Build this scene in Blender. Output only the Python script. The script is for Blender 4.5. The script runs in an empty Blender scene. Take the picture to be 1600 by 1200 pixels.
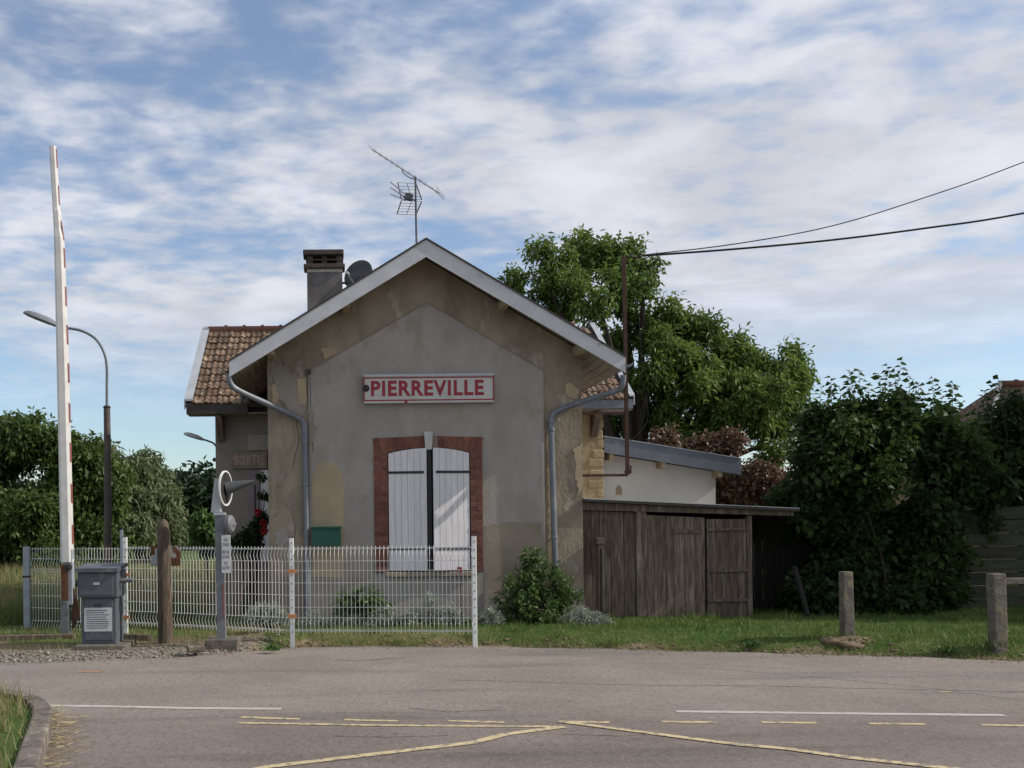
import bpy, bmesh, math, random
import numpy as np
from mathutils import Vector, Matrix
from mathutils.geometry import tessellate_polygon
random.seed(7); rng = np.random.default_rng(7)
sc = bpy.context.scene; COL = sc.collection
R = math.radians

# ---------------------------------------------------------------- camera, sky, sun, exposure
F, CX, CY, CAMH, TH = 1555.0, 520.0, 820.0, 1.5, R(0.6)
cd = bpy.data.cameras.new('camera'); cam = bpy.data.objects.new('camera', cd); COL.objects.link(cam)
cd.sensor_width = 36; cd.lens = F/1600*36; cd.shift_x = (800-CX)/1600; cd.shift_y = (CY-600)/1600
cd.clip_end = 4000; cd.clip_start = 0.1
ct, st = math.cos(TH), math.sin(TH)
cam.matrix_world = Matrix(((ct, st, 0, 0), (0, 0, -1, 0), (-st, ct, 0, CAMH), (0, 0, 0, 1)))
sc.camera = cam
sc.render.resolution_x, sc.render.resolution_y = 1024, 768
SUN_EL, SUN_G = R(36), R(7)                    # elevation; angle in front of the facade plane, from the right
w = bpy.data.worlds.new('World'); sc.world = w; w.use_nodes = True
nt = w.node_tree; N = nt.nodes; LK = nt.links; N.clear()
def nd(t, **k):
    n = N.new(t)
    for a, b in k.items(): setattr(n, a, b)
    return n
def mth(op, a, b=None, clamp=False):
    n = N.new('ShaderNodeMath'); n.operation = op; n.use_clamp = clamp
    for i, v in enumerate((a, b)):
        if v is None: continue
        if isinstance(v, (int, float)): n.inputs[i].default_value = v
        else: LK.new(v, n.inputs[i])
    return n.outputs[0]
def mapr(v, a, b, c=0.0, d=1.0):
    n = N.new('ShaderNodeMapRange'); n.interpolation_type = 'SMOOTHSTEP'
    LK.new(v, n.inputs[0]); n.inputs[1].default_value = a; n.inputs[2].default_value = b
    n.inputs[3].default_value = c; n.inputs[4].default_value = d
    return n.outputs[0]
sky = nd('ShaderNodeTexSky', sky_type='NISHITA'); sky.sun_disc = False
sky.sun_elevation = SUN_EL; sky.sun_rotation = math.pi/2 + SUN_G; sky.air_density = 1.0; sky.dust_density = 0.7; sky.ozone_density = 3.0
tc = nd('ShaderNodeTexCoord'); sep = nd('ShaderNodeSeparateXYZ'); LK.new(tc.outputs['Generated'], sep.inputs[0])
zc = mth('ADD', mth('MAXIMUM', sep.outputs[2], 0.0), 0.10)
u = mth('DIVIDE', sep.outputs[0], zc); v = mth('DIVIDE', sep.outputs[1], zc)
cmb = nd('ShaderNodeCombineXYZ'); LK.new(u, cmb.inputs[0]); LK.new(v, cmb.inputs[1])
def cloud_noise(scale, stretch, rot, detail, rough, dist, off):
    mp = nd('ShaderNodeMapping'); mp.inputs['Scale'].default_value = (scale*stretch[0], scale*stretch[1], 1)
    mp.inputs['Rotation'].default_value = (0, 0, rot); mp.inputs['Location'].default_value = off
    LK.new(cmb.outputs[0], mp.inputs[0])
    n = nd('ShaderNodeTexNoise'); n.inputs['Scale'].default_value = 1; n.inputs['Detail'].default_value = detail
    n.inputs['Roughness'].default_value = rough; n.inputs['Distortion'].default_value = dist
    LK.new(mp.outputs[0], n.inputs['Vector']); return n.outputs['Fac']
big = cloud_noise(0.75, (.8, 1.0), R(18), 2, .45, .2, (1.3, 0.6, 0))
mid = cloud_noise(3.2, (.9, .9), R(20), 6, .55, .25, (3.1, 7.7, 0))
fine = cloud_noise(10.0, (1.0, 1.3), R(-28), 3, .5, .2, (0, 2.2, 0))
s = mth('ADD', mth('MULTIPLY', big, 1.0), mth('ADD', mth('MULTIPLY', mid, .55), mth('MULTIPLY', fine, .42)))
mask = mapr(s, .77, 1.09, .12, 1.0)
mask = mth('MULTIPLY', mask, mapr(sep.outputs[2], .06, .24), True)
mask = mth('MULTIPLY', mask, .95)
dens = mapr(mid, .35, .75, .84, 1.10)
mixc = nd('ShaderNodeMix', data_type='RGBA')
ccol = nd('ShaderNodeMix', data_type='RGBA', blend_type='MULTIPLY'); ccol.inputs[0].default_value = 1
ccol.inputs[6].default_value = (4.9, 5.0, 5.4, 1); LK.new(dens, ccol.inputs[7])
LK.new(mask, mixc.inputs[0]); LK.new(sky.outputs[0], mixc.inputs[6]); LK.new(ccol.outputs[2], mixc.inputs[7])
bg = nd('ShaderNodeBackground'); bg.inputs[1].default_value = 0.14
LK.new(mixc.outputs[2], bg.inputs[0]); wo = nd('ShaderNodeOutputWorld'); LK.new(bg.outputs[0], wo.inputs[0])
sl = bpy.data.lights.new('sun', 'SUN'); sl.energy = 4.0; sl.angle = R(0.55); sl.color = (1, .93, .82)
so = bpy.data.objects.new('sun', sl); COL.objects.link(so)
sdir = Vector((math.cos(SUN_EL)*math.cos(SUN_G), -math.cos(SUN_EL)*math.sin(SUN_G), math.sin(SUN_EL)))
so.rotation_euler = sdir.to_track_quat('Z', 'Y').to_euler(); so.location = (30, -5, 30)
vs = sc.view_settings; vs.view_transform = 'Standard'; vs.look = 'None'; vs.exposure = 0.12; vs.gamma = 1

# ---------------------------------------------------------------- helpers
def P(px, py, Y):                              # photo pixel at depth Y
    if py == 0: py = 860
    a, b = (px-CX)/F, (CY-py)/F
    return Vector((Y*(a*ct+b*st), Y, CAMH+Y*(-a*st+b*ct)))
def G(px, py, z=0.0):                          # photo pixel on the level z
    a, b = (px-CX)/F, (CY-py)/F
    Y = (z-CAMH)/(-a*st+b*ct); return P(px, py, Y)
def smoothpath(pts, k=6):
    pts = [Vector(p) for p in pts]; out = []
    for i in range(len(pts)-1):
        p0, p1, p2, p3 = pts[max(i-1, 0)], pts[i], pts[i+1], pts[min(i+2, len(pts)-1)]
        for j in range(k):
            t = j/k; out.append(.5*((2*p1)+(p2-p0)*t+(2*p0-5*p1+4*p2-p3)*t*t+(3*p1-p0-3*p2+p3)*t**3))
    return out+[pts[-1]]
class MB:
    def __init__(s): s.v = []; s.f = []
    def add(s, vs, fs):
        o = len(s.v); s.v += [tuple(x) for x in vs]; s.f += [tuple(i+o for i in f) for f in fs]; return s
    def box(s, x0, x1, y0, y1, z0, z1):
        x0, x1 = min(x0, x1), max(x0, x1); y0, y1 = min(y0, y1), max(y0, y1); z0, z1 = min(z0, z1), max(z0, z1)
        return s.add([(x0,y0,z0),(x1,y0,z0),(x1,y1,z0),(x0,y1,z0),(x0,y0,z1),(x1,y0,z1),(x1,y1,z1),(x0,y1,z1)],
                     [(0,3,2,1),(4,5,6,7),(0,1,5,4),(1,2,6,5),(2,3,7,6),(3,0,4,7)])
    def obox(s, c, ax, ay, az):                # oriented box: centre and three half axes
        c, ax, ay, az = map(Vector, (c, ax, ay, az))
        vs = [c+i*ax+j*ay+k*az for k in (-1, 1) for i, j in ((-1,-1),(1,-1),(1,1),(-1,1))]
        return s.add(vs, [(0,3,2,1),(4,5,6,7),(0,1,5,4),(1,2,6,5),(2,3,7,6),(3,0,4,7)])
    def prism(s, poly, y0, y1, hole=None):     # polygon in (x, z), counter-clockwise from the front, extruded along y
        loops = [[Vector((p[0], p[1], 0)) for p in poly]] + ([[Vector((p[0], p[1], 0)) for p in hole]] if hole else [])
        flat = [p for l in loops for p in l]; n = len(flat)
        tris = tessellate_polygon(loops)
        vs = [(p.x, y0, p.y) for p in flat] + [(p.x, y1, p.y) for p in flat]; fs = []
        for t in tris: fs.append(tuple(t)); fs.append(tuple(i+n for i in reversed(t)))
        o = 0
        for l in loops:
            m = len(l)
            for i in range(m): fs.append((o+i, o+(i+1) % m, n+o+(i+1) % m, n+o+i))
            o += m
        return s.add(vs, fs)
    def tube(s, pts, r, seg=8, cap=True):
        pts = [Vector(p) for p in pts]; n = len(pts)
        rs = r if isinstance(r, (list, tuple)) else [r]*n
        up = Vector((0.13, 0.21, 1)); vs = []; fs = []; pa = None
        for i, p in enumerate(pts):
            d = (pts[min(i+1, n-1)] - pts[max(i-1, 0)]).normalized()
            if pa is None: pa = d.cross(up) if abs(d.z) < .95 else d.cross(Vector((0, 1, .1)))
            a = (pa - d*pa.dot(d)).normalized(); b = d.cross(a); pa = a
            for k in range(seg):
                t = 2*math.pi*k/seg; vs.append(p + (a*math.cos(t)+b*math.sin(t))*rs[i])
        for i in range(n-1):
            for k in range(seg):
                k2 = (k+1) % seg; fs.append((i*seg+k, i*seg+k2, (i+1)*seg+k2, (i+1)*seg+k))
        if cap: fs += [tuple(reversed(range(seg))), tuple(range((n-1)*seg, n*seg))]
        return s.add(vs, fs)
    def lathe(s, prof, c, axis=(0, 0, 1), seg=16):   # prof: (radius, height)
        q = Vector((0, 0, 1)).rotation_difference(Vector(axis)); c = Vector(c); vs = []; fs = []
        for r, h in prof:
            for k in range(seg):
                t = 2*math.pi*k/seg; vs.append(c + q @ Vector((r*math.cos(t), r*math.sin(t), h)))
        for i in range(len(prof)-1):
            for k in range(seg):
                k2 = (k+1) % seg; fs.append((i*seg+k, i*seg+k2, (i+1)*seg+k2, (i+1)*seg+k))
        fs += [tuple(reversed(range(seg))), tuple(range((len(prof)-1)*seg, len(prof)*seg))]
        return s.add(vs, fs)
    def mesh(s, name, smooth=False):
        me = bpy.data.meshes.new(name); me.from_pydata(s.v, [], s.f)
        bm = bmesh.new(); bm.from_mesh(me); bmesh.ops.recalc_face_normals(bm, faces=bm.faces); bm.to_mesh(me); bm.free()
        if smooth:
            me.polygons.foreach_set('use_smooth', [True]*len(me.polygons)); me.set_sharp_from_angle(angle=R(40))
        return me
    def build(s, name, m, parent=None, smooth=False, bevel=0):
        o = bpy.data.objects.new(name, s.mesh(name, smooth)); o.data.materials.append(m); COL.objects.link(o); o.parent = parent
        if bevel:
            b = o.modifiers.new('bevel', 'BEVEL'); b.width = bevel; b.segments = 2; b.limit_method = 'ANGLE'
        return o
def tag(o, label, cat, group=None, kind=None):
    if label: o['label'] = label
    if cat: o['category'] = cat
    if group: o['group'] = group
    if kind: o['kind'] = kind
    return o
def thing(name, label, cat, loc=(0, 0, 0), group=None):
    o = bpy.data.objects.new(name, None); o.empty_display_size = .1; COL.objects.link(o)
    # parts are written in world coordinates; the empty stands at the thing's base
    o.location = loc; tag(o, label, cat, group); o['_off'] = 1; return o
def settle():                                  # keep parts where they were written, though their empty stands elsewhere
    bpy.context.view_layer.update()
    for o in bpy.data.objects:
        if o.parent and '_off' in o.parent: o.matrix_parent_inverse = o.parent.matrix_world.inverted()
    for o in bpy.data.objects:
        if '_off' in o: del o['_off']
def inst(me, name, parent, loc, rot=(0, 0, 0), scale=(1, 1, 1)):
    o = bpy.data.objects.new(name, me); COL.objects.link(o); o.parent = parent
    o.location = loc; o.rotation_euler = rot; o.scale = scale; return o

# ---------------------------------------------------------------- materials
def lin(h): return tuple(h)
def pm(name, c1, c2=None, scale=4, rough=.85, bump=0, bscale=40, c3=None, s3=1.2, t3=(.55, .7), rand=0, metal=0, stretch=(1,1,1), spec=.3, detail=6):
    m = bpy.data.materials.new(name); m.use_nodes = True; t = m.node_tree; n = t.nodes; l = t.links
    b = n['Principled BSDF']; b.inputs['Roughness'].default_value = rough; b.inputs['Metallic'].default_value = metal
    b.inputs['Specular IOR Level'].default_value = spec
    co = n.new('ShaderNodeTexCoord'); mp = n.new('ShaderNodeMapping'); mp.inputs['Scale'].default_value = stretch
    vec = co.outputs['Object']
    if rand:
        oi = n.new('ShaderNodeObjectInfo'); va = n.new('ShaderNodeVectorMath'); va.operation = 'ADD'
        ml = n.new('ShaderNodeVectorMath'); ml.operation = 'SCALE'; ml.inputs[0].default_value = (13, 7, 29); l.new(oi.outputs['Random'], ml.inputs['Scale'])
        l.new(vec, va.inputs[0]); l.new(ml.outputs[0], va.inputs[1]); vec = va.outputs[0]
    l.new(vec, mp.inputs[0])
    def noise(sc_, det=detail):
        x = n.new('ShaderNodeTexNoise'); x.inputs['Scale'].default_value = sc_; x.inputs['Detail'].default_value = det
        x.inputs['Roughness'].default_value = .6; l.new(mp.outputs[0], x.inputs['Vector']); return x.outputs['Fac']
    def ramp(v, a, b_):
        r = n.new('ShaderNodeMapRange'); r.interpolation_type = 'SMOOTHSTEP'; l.new(v, r.inputs[0]); r.inputs[1].default_value = a; r.inputs[2].default_value = b_; return r.outputs[0]
    def mix(f, a, b_):
        x = n.new('ShaderNodeMix'); x.data_type = 'RGBA'
        l.new(f, x.inputs[0])
        for i, q in ((6, a), (7, b_)):
            if isinstance(q, tuple): x.inputs[i].default_value = (*q, 1)
            else: l.new(q, x.inputs[i])
        return x.outputs[2]
    col = c1
    if c2: col = mix(ramp(noise(scale), .32, .68), c1, c2)
    if c3: col = mix(ramp(noise(s3), *t3), col, c3)
    if rand:
        hs = n.new('ShaderNodeHueSaturation'); r = n.new('ShaderNodeMapRange'); l.new(oi.outputs['Random'], r.inputs[0])
        r.inputs[3].default_value = 1-rand; r.inputs[4].default_value = 1+rand; l.new(r.outputs[0], hs.inputs['Value'])
        if isinstance(col, tuple): hs.inputs['Color'].default_value = (*col, 1)
        else: l.new(col, hs.inputs['Color'])
        col = hs.outputs[0]
    if isinstance(col, tuple): b.inputs['Base Color'].default_value = (*col, 1)
    else: l.new(col, b.inputs['Base Color'])
    if bump:
        bp = n.new('ShaderNodeBump'); bp.inputs['Strength'].default_value = bump; bp.inputs['Distance'].default_value = .02
        l.new(noise(bscale, 4), bp.inputs['Height']); l.new(bp.outputs[0], b.inputs['Normal'])
    return m
def leafmat(name, c1, c2, trans=.3, gloss=.35):
    m = bpy.data.materials.new(name); m.use_nodes = True; t = m.node_tree; n = t.nodes; l = t.links
    b = n['Principled BSDF']; b.inputs['Roughness'].default_value = .5; b.inputs['Specular IOR Level'].default_value = gloss
    at = n.new('ShaderNodeAttribute'); at.attribute_name = 'tint'
    x = n.new('ShaderNodeMix'); x.data_type = 'RGBA'; x.inputs[6].default_value = (*c1, 1); x.inputs[7].default_value = (*c2, 1)
    l.new(at.outputs['Fac'], x.inputs[0]); l.new(x.outputs[2], b.inputs['Base Color'])
    if trans:
        tr = n.new('ShaderNodeBsdfTranslucent'); l.new(x.outputs[2], tr.inputs[0]); ms = n.new('ShaderNodeMixShader'); ms.inputs[0].default_value = trans
        l.new(b.outputs[0], ms.inputs[1]); l.new(tr.outputs[0], ms.inputs[2]); l.new(ms.outputs[0], n['Material Output'].inputs[0])
    return m
M = {}
M['border'] = pm('plaster_border', (.31,.255,.19), (.165,.135,.10), 1.3, bump=.6, bscale=16, c3=(.35,.31,.25), s3=2.6, t3=(.55,.72), stretch=(1.5,1,.8), detail=10)
M['panel'] = pm('plaster_panel', (.335,.306,.285), (.255,.232,.215), 1.0, bump=.35, bscale=28, c3=(.265,.235,.195), s3=2.2, t3=(.50,.66), stretch=(1.6,1,.8), detail=10)
M['tan'] = pm('plaster_tan', (.38,.30,.20), (.31,.25,.17), 3, bump=.2, bscale=30)
M['lowplaster'] = pm('plaster_low', (.27,.225,.17), (.215,.18,.14), 2, bump=.25, bscale=30)
M['stone'] = pm('ochre_stone', (.40,.30,.175), (.30,.225,.13), 4, bump=.6, bscale=14, c3=(.46,.39,.28), s3=3)
M['wing'] = pm('wing_plaster', (.27,.235,.20), (.20,.18,.155), 2, bump=.25, bscale=30)
M['white'] = pm('white_wall', (.66,.62,.56), (.58,.54,.48), 1.5, bump=.12, bscale=30)
M['barge'] = pm('barge_paint', (.52,.53,.55), (.44,.45,.47), 3, rough=.6, c3=(.24,.23,.22), s3=5, t3=(.62,.75), bump=.1)
M['soffit'] = pm('soffit_board', (.30,.25,.20), (.21,.17,.135), 6, stretch=(4,.4,4), rand=.15, bump=.15)
M['shutter'] = pm('shutter_paint', (.64,.62,.64), (.56,.54,.56), 6, rough=.55, c3=(.36,.34,.33), s3=9, t3=(.70,.80), rand=.04, stretch=(3,1,.5))
M['black'] = pm('black_iron', (.02,.02,.022), (.035,.03,.03), 8, rough=.6)
M['dark'] = pm('dark_void', (.015,.014,.013))
M['brick'] = pm('red_brick', (.19,.072,.050), (.125,.052,.040), 14, bump=.4, bscale=50, rand=.28)
M['mortar'] = pm('mortar', (.22,.16,.13), (.17,.12,.10), 12, bump=.3)
M['key'] = pm('key_stone', (.46,.45,.43), (.38,.37,.35), 8, bump=.2)
M['tile'] = pm('roof_tile', (.155,.098,.064), (.075,.047,.033), 7, bump=.4, bscale=40, c3=(.29,.235,.165), s3=9, t3=(.52,.66), rand=.35)
M['ridge'] = pm('ridge_tile', (.22,.095,.06), (.14,.065,.045), 6, bump=.3, rand=.15)
M['roofdark'] = pm('roof_edge', (.07,.06,.055), (.05,.045,.04), 6)
M['zinc'] = pm('zinc', (.17,.185,.21), (.13,.14,.165), 3, rough=.5, metal=.3, c3=(.25,.265,.285), s3=2)
M['zincpale'] = pm('zinc_pale', (.46,.48,.50), (.36,.38,.40), 4, rough=.45, metal=.3)
M['iron'] = pm('cast_iron', (.035,.034,.036), (.06,.05,.045), 6, rough=.6)
M['rust'] = pm('rusty_steel', (.075,.035,.022), (.045,.025,.018), 9, rough=.8, bump=.2)
M['rustp'] = pm('rust_plate', (.16,.065,.03), (.09,.045,.025), 7, bump=.2, c3=(.35,.36,.36), s3=3, t3=(.58,.62))
M['chim'] = pm('chimney_render', (.16,.15,.145), (.11,.105,.10), 4, bump=.3)
M['chimcap'] = pm('chimney_cap', (.085,.07,.06), (.05,.042,.038), 7, bump=.4)
M['alu'] = pm('aluminium', (.62,.63,.65), (.5,.5,.52), 10, rough=.35, metal=.8)
M['dgrey'] = pm('dark_grey_metal', (.085,.09,.10), (.06,.065,.07), 5, rough=.5)
M['signw'] = pm('enamel_white', (.47,.46,.44), (.40,.385,.37), 4, rough=.4, c3=(.35,.28,.22), s3=8, t3=(.68,.8))
M['signr'] = pm('enamel_red', (.29,.018,.03), (.23,.02,.032), 8, rough=.4)
M['faded'] = pm('faded_sign', (.20,.14,.10), (.27,.21,.16), 9, rough=.8)
M['fadedl'] = pm('faded_letters', (.36,.32,.27), (.27,.22,.18), 14)
M['green'] = pm('green_box', (.012,.075,.05), (.010,.06,.042), 5, rough=.5)
M['door'] = pm('door_paint', (.24,.19,.20), (.20,.16,.17), 4, rough=.6)
M['wood'] = pm('grey_wood', (.165,.122,.092), (.068,.05,.039), 7, stretch=(5,5,.5), bump=.35, bscale=30, c3=(.24,.195,.155), s3=2.5, t3=(.5,.72), rand=.25)
M['woodpost'] = pm('post_wood', (.125,.095,.068), (.05,.038,.029), 8, stretch=(4,4,.5), bump=.4, bscale=25)
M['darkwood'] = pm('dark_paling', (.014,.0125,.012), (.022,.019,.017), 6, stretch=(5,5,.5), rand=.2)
M['greenwood'] = pm('mossy_board', (.055,.058,.038), (.035,.034,.026), 4, stretch=(.5,4,4), bump=.3, rand=.2)
M['concrete'] = pm('concrete', (.165,.145,.118), (.095,.084,.07), 9, bump=.8, bscale=35, c3=(.23,.19,.115), s3=5)
M['kerb'] = pm('kerb_stone', (.19,.16,.135), (.095,.08,.07), 7, bump=.9, bscale=22, c3=(.26,.23,.19), s3=10, rand=.2)
M['fence'] = pm('white_coat', (.72,.72,.70), (.62,.62,.60), 9, rough=.5)
M['postgrey'] = pm('blue_grey_coat', (.30,.33,.38), (.24,.27,.31), 6, rough=.55)
M['cab'] = pm('cabinet_paint', (.10,.112,.13), (.068,.078,.092), 3.5, rough=.55, c3=(.17,.17,.165), s3=7, t3=(.54,.72), bump=.05)
M['paper'] = pm('notice', (.52,.52,.53), (.44,.44,.45), 10, rough=.6)
M['ink'] = pm('ink', (.10,.10,.11))
M['boom'] = pm('boom_paint', (.66,.64,.62), (.56,.54,.52), 5, rough=.5, c3=(.42,.40,.38), s3=7, t3=(.62,.8))
M['boomred'] = pm('boom_red', (.27,.085,.075), (.20,.07,.06), 7, rough=.5)
M['steelpost'] = pm('grey_steel', (.17,.175,.185), (.12,.125,.135), 5, rough=.6)
M['orange'] = pm('orange_clip', (.5,.22,.09), (.4,.17,.07), 9)
M['lamp'] = pm('lamp_grey', (.20,.215,.235), (.15,.165,.18), 5, rough=.45)
M['polebrown'] = pm('pole_brown', (.10,.078,.072), (.065,.052,.05), 4, rough=.7, c3=(.19,.15,.14), s3=1.5, t3=(.55,.7))
M['pale'] = pm('pale_housing', (.42,.45,.47), (.36,.38,.40), 5, rough=.5)
M['bark'] = pm('bark', (.055,.043,.034), (.032,.026,.022), 6, stretch=(3,3,.7), bump=.5, bscale=20)
M['cable'] = pm('cable', (.012,.012,.013))
M['yellow'] = pm('yellow_paint', (.54,.44,.26), (.45,.37,.22), 6, rough=.7, c3=(.21,.18,.155), s3=16, t3=(.48,.62), detail=9)
M['wline'] = pm('white_paint', (.46,.44,.41), (.38,.36,.34), 6, rough=.7, c3=(.20,.18,.165), s3=13, t3=(.58,.70), detail=9)
M['leafw'] = leafmat('walnut_leaf', (.055,.11,.020), (.18,.255,.06), .45)
M['leafh'] = leafmat('hazel_leaf', (.014,.035,.010), (.060,.10,.028), .4, .14)
M['leafl'] = leafmat('locust_leaf', (.045,.085,.020), (.12,.175,.045), .4)
M['leafwil'] = leafmat('willow_leaf', (.09,.125,.055), (.21,.24,.12), .4)
M['leafd'] = leafmat('dark_leaf', (.012,.032,.012), (.028,.055,.018), .2)
M['leafc'] = leafmat('copper_leaf', (.045,.026,.018), (.19,.12,.075), .25)
M['leafs'] = leafmat('silver_leaf', (.22,.26,.20), (.38,.41,.34), .2)
M['leafg'] = leafmat('garden_leaf', (.045,.10,.025), (.11,.18,.05), .35)
M['petal'] = leafmat('rose_petal', (.26,.008,.014), (.40,.014,.02), .2)
M['grass'] = leafmat('grass_blade', (.045,.115,.018), (.19,.22,.065), .35)
M['dry'] = leafmat('dry_grass', (.10,.13,.035), (.36,.29,.15), .3)
M['straw'] = leafmat('straw', (.34,.27,.13), (.48,.40,.22), .15)
M['pebble'] = pm('pebble', (.24,.21,.175), (.12,.105,.09), 9, c3=(.38,.35,.31), s3=11, t3=(.56,.66))
M['clod'] = pm('clod', (.14,.10,.065), (.20,.15,.10), 14, bump=.4)

# asphalt: aggregate speckle, worn tracks, tar seams
def asphalt():
    m = bpy.data.materials.new('asphalt'); m.use_nodes = True; t = m.node_tree; n = t.nodes; l = t.links
    b = n['Principled BSDF']; b.inputs['Roughness'].default_value = .85; b.inputs['Specular IOR Level'].default_value = .25
    co = n.new('ShaderNodeTexCoord')
    def noise(sc_, det=4, st_=(1,1,1), rough=.6):
        mp = n.new('ShaderNodeMapping'); mp.inputs['Scale'].default_value = st_; l.new(co.outputs['Object'], mp.inputs[0])
        x = n.new('ShaderNodeTexNoise'); x.inputs['Scale'].default_value = sc_; x.inputs['Detail'].default_value = det; x.inputs['Roughness'].default_value = rough
        l.new(mp.outputs[0], x.inputs['Vector']); return x.outputs['Fac']
    def mix(f, a, b_, lo, hi):
        r = n.new('ShaderNodeMapRange'); r.interpolation_type = 'SMOOTHSTEP'; l.new(f, r.inputs[0]); r.inputs[1].default_value = lo; r.inputs[2].default_value = hi
        x = n.new('ShaderNodeMix'); x.data_type = 'RGBA'; l.new(r.outputs[0], x.inputs[0])
        for i, q in ((6, a), (7, b_)):
            if isinstance(q, tuple): x.inputs[i].default_value = (*q, 1)
            else: l.new(q, x.inputs[i])
        return x.outputs[2]
    c = mix(noise(.8, 5), (.205,.176,.152), (.250,.216,.188), .35, .65)
    c = mix(noise(.55, 6, (.35, 2.2, 1)), c, (.145,.127,.115), .50, .70)
    c = mix(noise(48, 3), c, (.42,.38,.34), .58, .74)
    c = mix(noise(38, 3, (1.1,1,1)), c, (.085,.075,.068), .58, .74)
    c = mix(noise(20, 8, (1,.6,1), .9), c, (.085,.074,.068), .48, .68)
    c = mix(noise(17, 8, (1.1,.6,1), .9), c, (.42,.38,.335), .52, .74)
    c = mix(noise(2.2, 8, (.3, 3.5, 1), .75), c, (.085,.077,.072), .62, .72)
    sp_ = n.new('ShaderNodeSeparateXYZ'); l.new(co.outputs['Object'], sp_.inputs[0])      # the near lane is toned darker, with a noisy border
    ad = n.new('ShaderNodeMath'); ad.operation = 'MULTIPLY_ADD'; l.new(noise(.7, 5), ad.inputs[0]); ad.inputs[1].default_value = 2.4; l.new(sp_.outputs[1], ad.inputs[2])
    old = n.new('ShaderNodeMix'); old.data_type = 'RGBA'; old.blend_type = 'MULTIPLY'; old.inputs[0].default_value = 1; l.new(c, old.inputs[6]); old.inputs[7].default_value = (.80,.77,.78,1)
    c = mix(ad.outputs[0], old.outputs[2], c, 8.2, 9.6)
    l.new(c, b.inputs['Base Color'])
    bp = n.new('ShaderNodeBump'); bp.inputs['Strength'].default_value = .5; bp.inputs['Distance'].default_value = .008
    l.new(noise(90, 3), bp.inputs['Height']); l.new(bp.outputs[0], b.inputs['Normal'])
    return m
M['asphalt'] = asphalt()
def groundmat():
    m = bpy.data.materials.new('ground'); m.use_nodes = True; t = m.node_tree; n = t.nodes; l = t.links
    b = n['Principled BSDF']; b.inputs['Roughness'].default_value = .95; b.inputs['Specular IOR Level'].default_value = .1
    co = n.new('ShaderNodeTexCoord')
    def noise(sc_, det=6):
        x = n.new('ShaderNodeTexNoise'); x.inputs['Scale'].default_value = sc_; x.inputs['Detail'].default_value = det; l.new(co.outputs['Object'], x.inputs['Vector']); return x.outputs['Fac']
    def mix(f, a, b_, lo, hi):
        r = n.new('ShaderNodeMapRange'); l.new(f, r.inputs[0]); r.inputs[1].default_value = lo; r.inputs[2].default_value = hi
        x = n.new('ShaderNodeMix'); x.data_type = 'RGBA'; l.new(r.outputs[0], x.inputs[0])
        for i, q in ((6, a), (7, b_)):
            if isinstance(q, tuple): x.inputs[i].default_value = (*q, 1)
            else: l.new(q, x.inputs[i])
        return x.outputs[2]
    grass = mix(noise(3), (.040,.085,.018), (.09,.12,.035), .35, .65)
    grass = mix(noise(.13), grass, (.20,.17,.085), .50, .64)
    dirt = mix(noise(14), (.17,.125,.08), (.25,.20,.14), .35, .65)
    grav = mix(noise(30), (.10,.085,.068), (.26,.23,.195), .40, .62)
    a1 = n.new('ShaderNodeAttribute'); a1.attribute_name = 'dirt'; a2 = n.new('ShaderNodeAttribute'); a2.attribute_name = 'gravel'
    c = mix(a1.outputs['Fac'], grass, dirt, .3, .7); c = mix(a2.outputs['Fac'], c, grav, .3, .7)
    l.new(c, b.inputs['Base Color'])
    bp = n.new('ShaderNodeBump'); bp.inputs['Strength'].default_value = .6; bp.inputs['Distance'].default_value = .03
    l.new(noise(35), bp.inputs['Height']); l.new(bp.outputs[0], b.inputs['Normal']); return m
M['ground'] = groundmat()

# ---------------------------------------------------------------- the setting: ground, road, markings
EDGE = [G(x, y) for x, y in ((-500,1050),(0,1034),(130,1031),(300,1024),(420,1015),(475,1009),(742,1008),(1000,1014),(1200,1019),(1400,1024),(1600,1031),(2400,1056))]
EX = np.array([e.x for e in EDGE]); EY = np.array([e.y for e in EDGE])
def edge(x): return np.interp(x, EX, EY)
def sstep(x, a, b): t = np.clip((x-a)/(b-a), 0, 1); return t*t*(3-2*t)
def hgt(x, y):
    d = y - edge(x); left = 1 - sstep(x, -1.6, -.2)
    top = .13*(1-left) + .03*left
    h = -.06 + (.06+top)*sstep(d, -.02, .55)
    h = h + .012*np.sin(x*5.1+y*3)*np.cos(y*6.3-x*1.7)*sstep(d, .05, .3)
    hill = 26*sstep(x, 90, 260)*sstep(y, 120, 330)
    return h + hill
gx = np.unique(np.concatenate([-np.geomspace(9, 900, 36)[::-1], np.arange(-9, 13, .11), np.geomspace(13, 1200, 40)]))
gy = np.unique(np.concatenate([-np.geomspace(5, 300, 16)[::-1], np.arange(-5, 9.5, .8), np.arange(9.5, 15.5, .09), np.geomspace(15.5, 1500, 60)]))
XX, YY = np.meshgrid(gx, gy); ZZ = hgt(XX, YY); nx, ny = len(gx), len(gy)
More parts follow.
